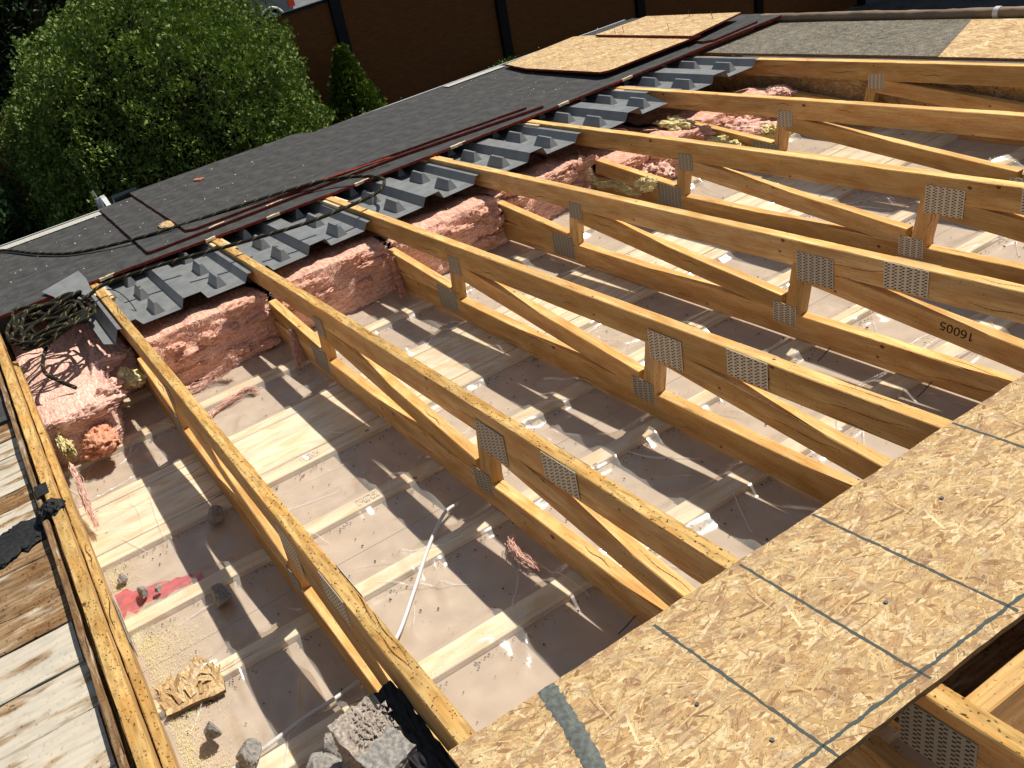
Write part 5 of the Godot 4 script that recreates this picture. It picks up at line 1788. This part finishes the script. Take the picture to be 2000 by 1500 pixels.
# ---------------------------------------------------------------- small things
func build_small_things() -> void:
	# red plastic under the sheet
	var rb := MB.new()
	var rows := []
	for j in 15:
		var row := PackedVector3Array()
		var f := j / 14.0
		for i in 13:
			var s := i / 6.0 - 1.0
			var w := 0.062 * (1.0 - 0.70 * f) * (1.0 + 0.8 * noise_b.get_noise_2d(j * 0.55, 2.0 + 3.0 * signf(s)))
			row.append(Vector3(0.61 + 0.06 * f + s * w, FLOOR_Y + 0.0005 + 0.0007 * absf(noise_b.get_noise_2d(j * 0.9, i * 0.8)), -0.165 - 0.255 * f))
		rows.append(row)
	rb.grid(rows, [], true)
	tag(build("red_plastic", [rb, M.red_bag]), "crumpled red plastic scrap under the clear sheet near the gable truss", "plastic scrap")
	# torn strand board piece
	var sc := MB.new()
	var n := 40
	var sc_t := thing("torn_board_scrap", "torn ragged piece of OSB standing on the ceiling near the gable truss", "board scrap", Vector3(1.1, -0.1, -0.25))
	var e1 := MB.new()
	for i in 90:
		var f := rng.randf()
		var base := Vector3(1.155, -0.10, -0.18).lerp(Vector3(1.165, -0.10, -0.325), f) + Vector3(rng.randf_range(-0.07, 0.0), rng.randf_range(0.004, 0.02), 0)
		var ln := rng.randf_range(0.02, 0.055)
		var a := rng.randfn(0.0, 0.5)
		var d := Vector3(-cos(a), 0.3 + 0.3 * rng.randf(), sin(a)).normalized() * ln
		var sd := Vector3(sin(a), rng.randf_range(-0.4, 0.4), cos(a)).normalized() * rng.randf_range(0.004, 0.011)
		e1.quad(base - sd, base + d * 0.8 - sd * 0.6, base + d + sd * 0.4, base + sd, Vector3(0.2, 1, 0), Vector2(f, 0.1), Vector2(f + 0.1, 0.1), Vector2(f + 0.1, 0.15), Vector2(f, 0.15))
	var fl := build("splinters", [e1, M.osb_far], sc_t)
	fl.set_meta("kind", "stuff")
	slab(PackedVector2Array([Vector2(1.165, -0.175), Vector2(1.175, -0.325), Vector2(1.10, -0.335), Vector2(1.03, -0.30), Vector2(1.06, -0.25), Vector2(1.08, -0.18)]), func(x: float, z: float) -> float: return -0.088 + 0.15 * (1.165 - x), 0.01, M.osb_far, M.osb_edge, "board", 0.3, 0.012, sc_t)
	# scrap on the middle sheet
	var s2 := MB.new()
	lump(s2, Vector3(-1.745, deck_y(-1.75) + 0.033, -1.13), Vector3(0.06, 0.006, 0.035), 71, 0.6, 2.6, 14)
	tag(build("board_flake", [s2, M.osb_far]), "torn yellow flake of OSB on the middle black sheet", "board scrap")
	var s3 := MB.new()
	rough_box(s3, Vector3(-2.42, deck_y(-2.4) + 0.050, -1.53), Vector3(0.034, 0.004, 0.02), Basis.from_euler(Vector3(0, 0.5, 0)), 333, 0.006, 8)
	tag(build("wood_chip", [s3, M.brick_pale]), "reddish square wood chip on the topmost black sheet", "wood chip")
	# splinters and specks over the black sheets
	scatter("wood_specks", "pale wood specks scattered over the black roofing sheets", "debris", 320, func(r: RandomNumberGenerator) -> Vector3:
		var x := r.randf_range(-2.7, -1.4)
		var z := r.randf_range(-4.9, 0.2)
		var h := 0.015
		if z < -0.98 and z > -3.2: h = 0.031
		if z < -1.2 and z > -2.0: h = 0.046
		if z < -2.0 and z > -2.5: h = 0.038
		return Vector3(x, deck_y(x) + h, z), 0.0018, 0.006, M.chip, 501)
	# grit along the furring boards on the plastic
	scatter("ceiling_grit", "brown grit and crumbs lying on the clear plastic between the trusses", "debris", 9000, func(r: RandomNumberGenerator) -> Vector3:
		var s: Array = STRIPS[r.randi_range(1, STRIPS.size() - 3)]
		var x: float = s[1] + 0.012 + absf(r.randfn()) * 0.018
		if r.randf() < 0.28:
			x = r.randf_range(-0.5, 2.0)
		var z := r.randf_range(-4.2, -0.18)
		var lump_ := noise_b.get_noise_2d(z * 5.0, s[1] * 40.0)
		if lump_ < 0.05 and r.randf() < 0.7:
			z = z + 0.1
		return Vector3(x, FLOOR_Y + 0.0055, z), 0.0008, 0.0046, M.grit, 502)
	scatter("rubble_crumbs", "concrete and brick crumbs around the broken block", "debris", 160, func(r: RandomNumberGenerator) -> Vector3:
		return Vector3(1.62 + absf(r.randfn()) * 0.10, -0.09 + r.randf() * 0.01, -0.42 + r.randfn() * 0.08), 0.003, 0.010, M.concrete, 503)
	scatter("mortar_crumbs", "mortar crumbs stuck on top of the broken block", "debris", 240, func(r: RandomNumberGenerator) -> Vector3:
		return Vector3(1.77 + r.randfn() * 0.026, 0.196 + r.randf() * 0.006, -0.522 + r.randfn() * 0.018), 0.002, 0.008, M.mortar, 505)
	# yellow dust of glass wool below the gable truss
	scatter("yellow_dust", "yellow insulation dust on the plastic beside the gable truss", "debris", 9000, func(r: RandomNumberGenerator) -> Vector3:
		var x := r.randf_range(0.05, 1.55)
		if x > 0.54 and x < 0.70: x += 0.25
		return Vector3(x, FLOOR_Y + 0.006 + r.randf() * 0.002, -0.175 - absf(r.randfn()) * 0.085 * (0.55 + 0.9 * absf(noise_b.get_noise_2d(x * 4.0, 3.0)))), 0.0005, 0.0016, M.yellow, 504)
	scatter("yellow_flakes", "soft yellow flakes of glass wool in drifts beside the gable truss", "insulation dust", 10000, func(r: RandomNumberGenerator) -> Vector3:
		var x := r.randf_range(0.10, 1.58)
		if x > 0.56 and x < 0.69: x += 0.2
		var reach := 0.03 + 0.11 * maxf(noise_b.get_noise_2d(x * 3.1, 17.0) + 0.25, 0.0)
		return Vector3(x, FLOOR_Y + 0.0035 + r.randf() * 0.001, -0.168 - absf(r.randfn()) * reach), 0.0005, 0.0019, M.yellow_film, 506)
	# white cable under the plastic, crossing two bays
	var cb := MB.new()
	var cp := [Vector3(0.985, -0.089, -1.15), Vector3(1.01, -0.078, -1.09), Vector3(1.10, -0.080, -0.98), Vector3(1.22, -0.085, -0.86), Vector3(1.33, -0.086, -0.745), Vector3(1.37, -0.094, -0.65), Vector3(1.39, -0.092, -0.55), Vector3(1.40, -0.086, -0.45), Vector3(1.412, -0.09, -0.34), Vector3(1.42, -0.09, -0.24), Vector3(1.43, -0.09, -0.17)]
	tube(cb, spline(cp, 10), 0.0052, 9)
	tag(build("white_cable", [cb, M.white_plastic]), "white electrical cable running over the furring boards near the broken block", "cable")
	var wb := MB.new()
	tube(wb, spline([Vector3(1.02, -0.02, -3.93), Vector3(0.98, 0.02, -3.98), Vector3(0.93, 0.03, -4.05), Vector3(0.90, 0.0, -4.1), Vector3(0.95, -0.05, -4.05), Vector3(0.97, -0.09, -4.0)], 8), 0.004, 7)
	tag(build("white_wire", [wb, M.white_plastic]), "thin white wire hooked over the wood before the farthest truss", "wire")
	# nails sticking out of the bottom chords' foot
	for q in [[Vector3(1.68, -0.06, -1.21), "bright nail sticking out under the second whole truss's bottom chord"], [Vector3(1.70, -0.07, -1.82), "nail sticking out under the third whole truss's bottom chord"], [Vector3(1.22, -0.07, -2.43), "nail sticking out under the numbered truss's bottom chord, left one"], [Vector3(1.55, -0.07, -2.43), "nail sticking out under the numbered truss's bottom chord, right one"]]:
		var nb := MB.new()
		var p: Vector3 = q[0]
		tube(nb, PackedVector3Array([p, p + Vector3(-0.004, -0.02, 0.03), p + Vector3(-0.008, -0.032, 0.05)]), 0.0018, 6)
		tag(build("nail", [nb, M.screw]), q[1], "nail")
	# black plate leaning on the gable truss
	var bp := MB.new()
	bp.box(Vector3(0.39, chord_top(0.4) - 0.006, -0.135), Vector3(0.46, chord_top(0.4) - 0.0035, -0.098))
	tag(build("felt_scrap", [bp, M.tar]), "small square of dark felt on the gable truss above the tar", "roofing felt")
	# curled strap on the first vent
	var st := MB.new()
	tube(st, spline([Vector3(-1.22, 0.225, -0.655), Vector3(-1.10, 0.235, -0.69), Vector3(-0.98, 0.215, -0.71), Vector3(-0.90, 0.185, -0.715), Vector3(-0.87, 0.172, -0.715)], 8), 0.0025, 6)
	tag(build("curled_wire", [st, M.dark_metal]), "thin dark wire curling over the first whole vent", "wire")
	# blocking below the strip at the lower right
	stick_thing("blocking", "orange wooden blocking between trusses below the OSB strip, lower right corner", [Vector3(2.382, 0.145, -1.262), Vector3(2.382, 0.16, -1.826)], Vector3(1, 0, 0), 0.036, 0.17, 951)
	stick_thing("loose_board", "dark old board lying in shade under the lower edge of the OSB strip", [Vector3(2.27, 0.10, -1.262), Vector3(2.27, 0.10, -1.826)], Vector3(1, 0, 0), 0.14, 0.02, 952)

func stick_thing(called: String, label: String, path: Array, side: Vector3, w: float, d: float, seed_: int) -> void:
	var a := MB.new()
	var b := MB.new()
	var c := MB.new()
	beam(PackedVector3Array(path), side, w, d, seed_, a, b, c)
	tag(build(called, [a, M.wood[0] if called == "blocking" else M.plank[1], b, M.wood_top_fresh if called == "blocking" else M.plank[1], c, M.wood_end]), label, "board")

func scatter(called: String, label: String, category: String, count: int, place: Callable, s0: float, s1: float, m: Material, seed_: int) -> void:
	var r := RandomNumberGenerator.new()
	r.seed = seed_
	var b := MB.new()
	var dirs := [Vector3(1, 0.2, 0), Vector3(-0.4, 0.1, 0.9), Vector3(-0.5, 0.0, -0.8), Vector3(0.1, 1.0, 0.1), Vector3(0, -0.8, 0)]
	var faces := [[0, 1, 3], [1, 2, 3], [2, 0, 3], [1, 0, 4], [2, 1, 4], [0, 2, 4]]
	for f in faces:
		b.tri(dirs[f[0]], dirs[f[1]], dirs[f[2]], (dirs[f[0]] + dirs[f[1]] + dirs[f[2]]))
	var mesh := ArrayMesh.new()
	mesh.add_surface_from_arrays(Mesh.PRIMITIVE_TRIANGLES, b.arrays())
	mesh.surface_set_material(0, m)
	var mm := MultiMesh.new()
	mm.transform_format = MultiMesh.TRANSFORM_3D
	mm.mesh = mesh
	mm.instance_count = count
	for i in count:
		var p: Vector3 = place.call(r)
		var s := lerpf(s0, s1, pow(r.randf(), 2.2))
		mm.set_instance_transform(i, Transform3D(Basis.from_euler(Vector3(r.randf() * 0.6, r.randf() * TAU, r.randf() * 0.6)).scaled(Vector3(s * r.randf_range(0.8, 1.8), s * 0.6, s)), p))
	var o := MultiMeshInstance3D.new()
	o.name = numbered(called)
	o.multimesh = mm
	add_child(o)
	tag(o, label, category, "", "stuff")
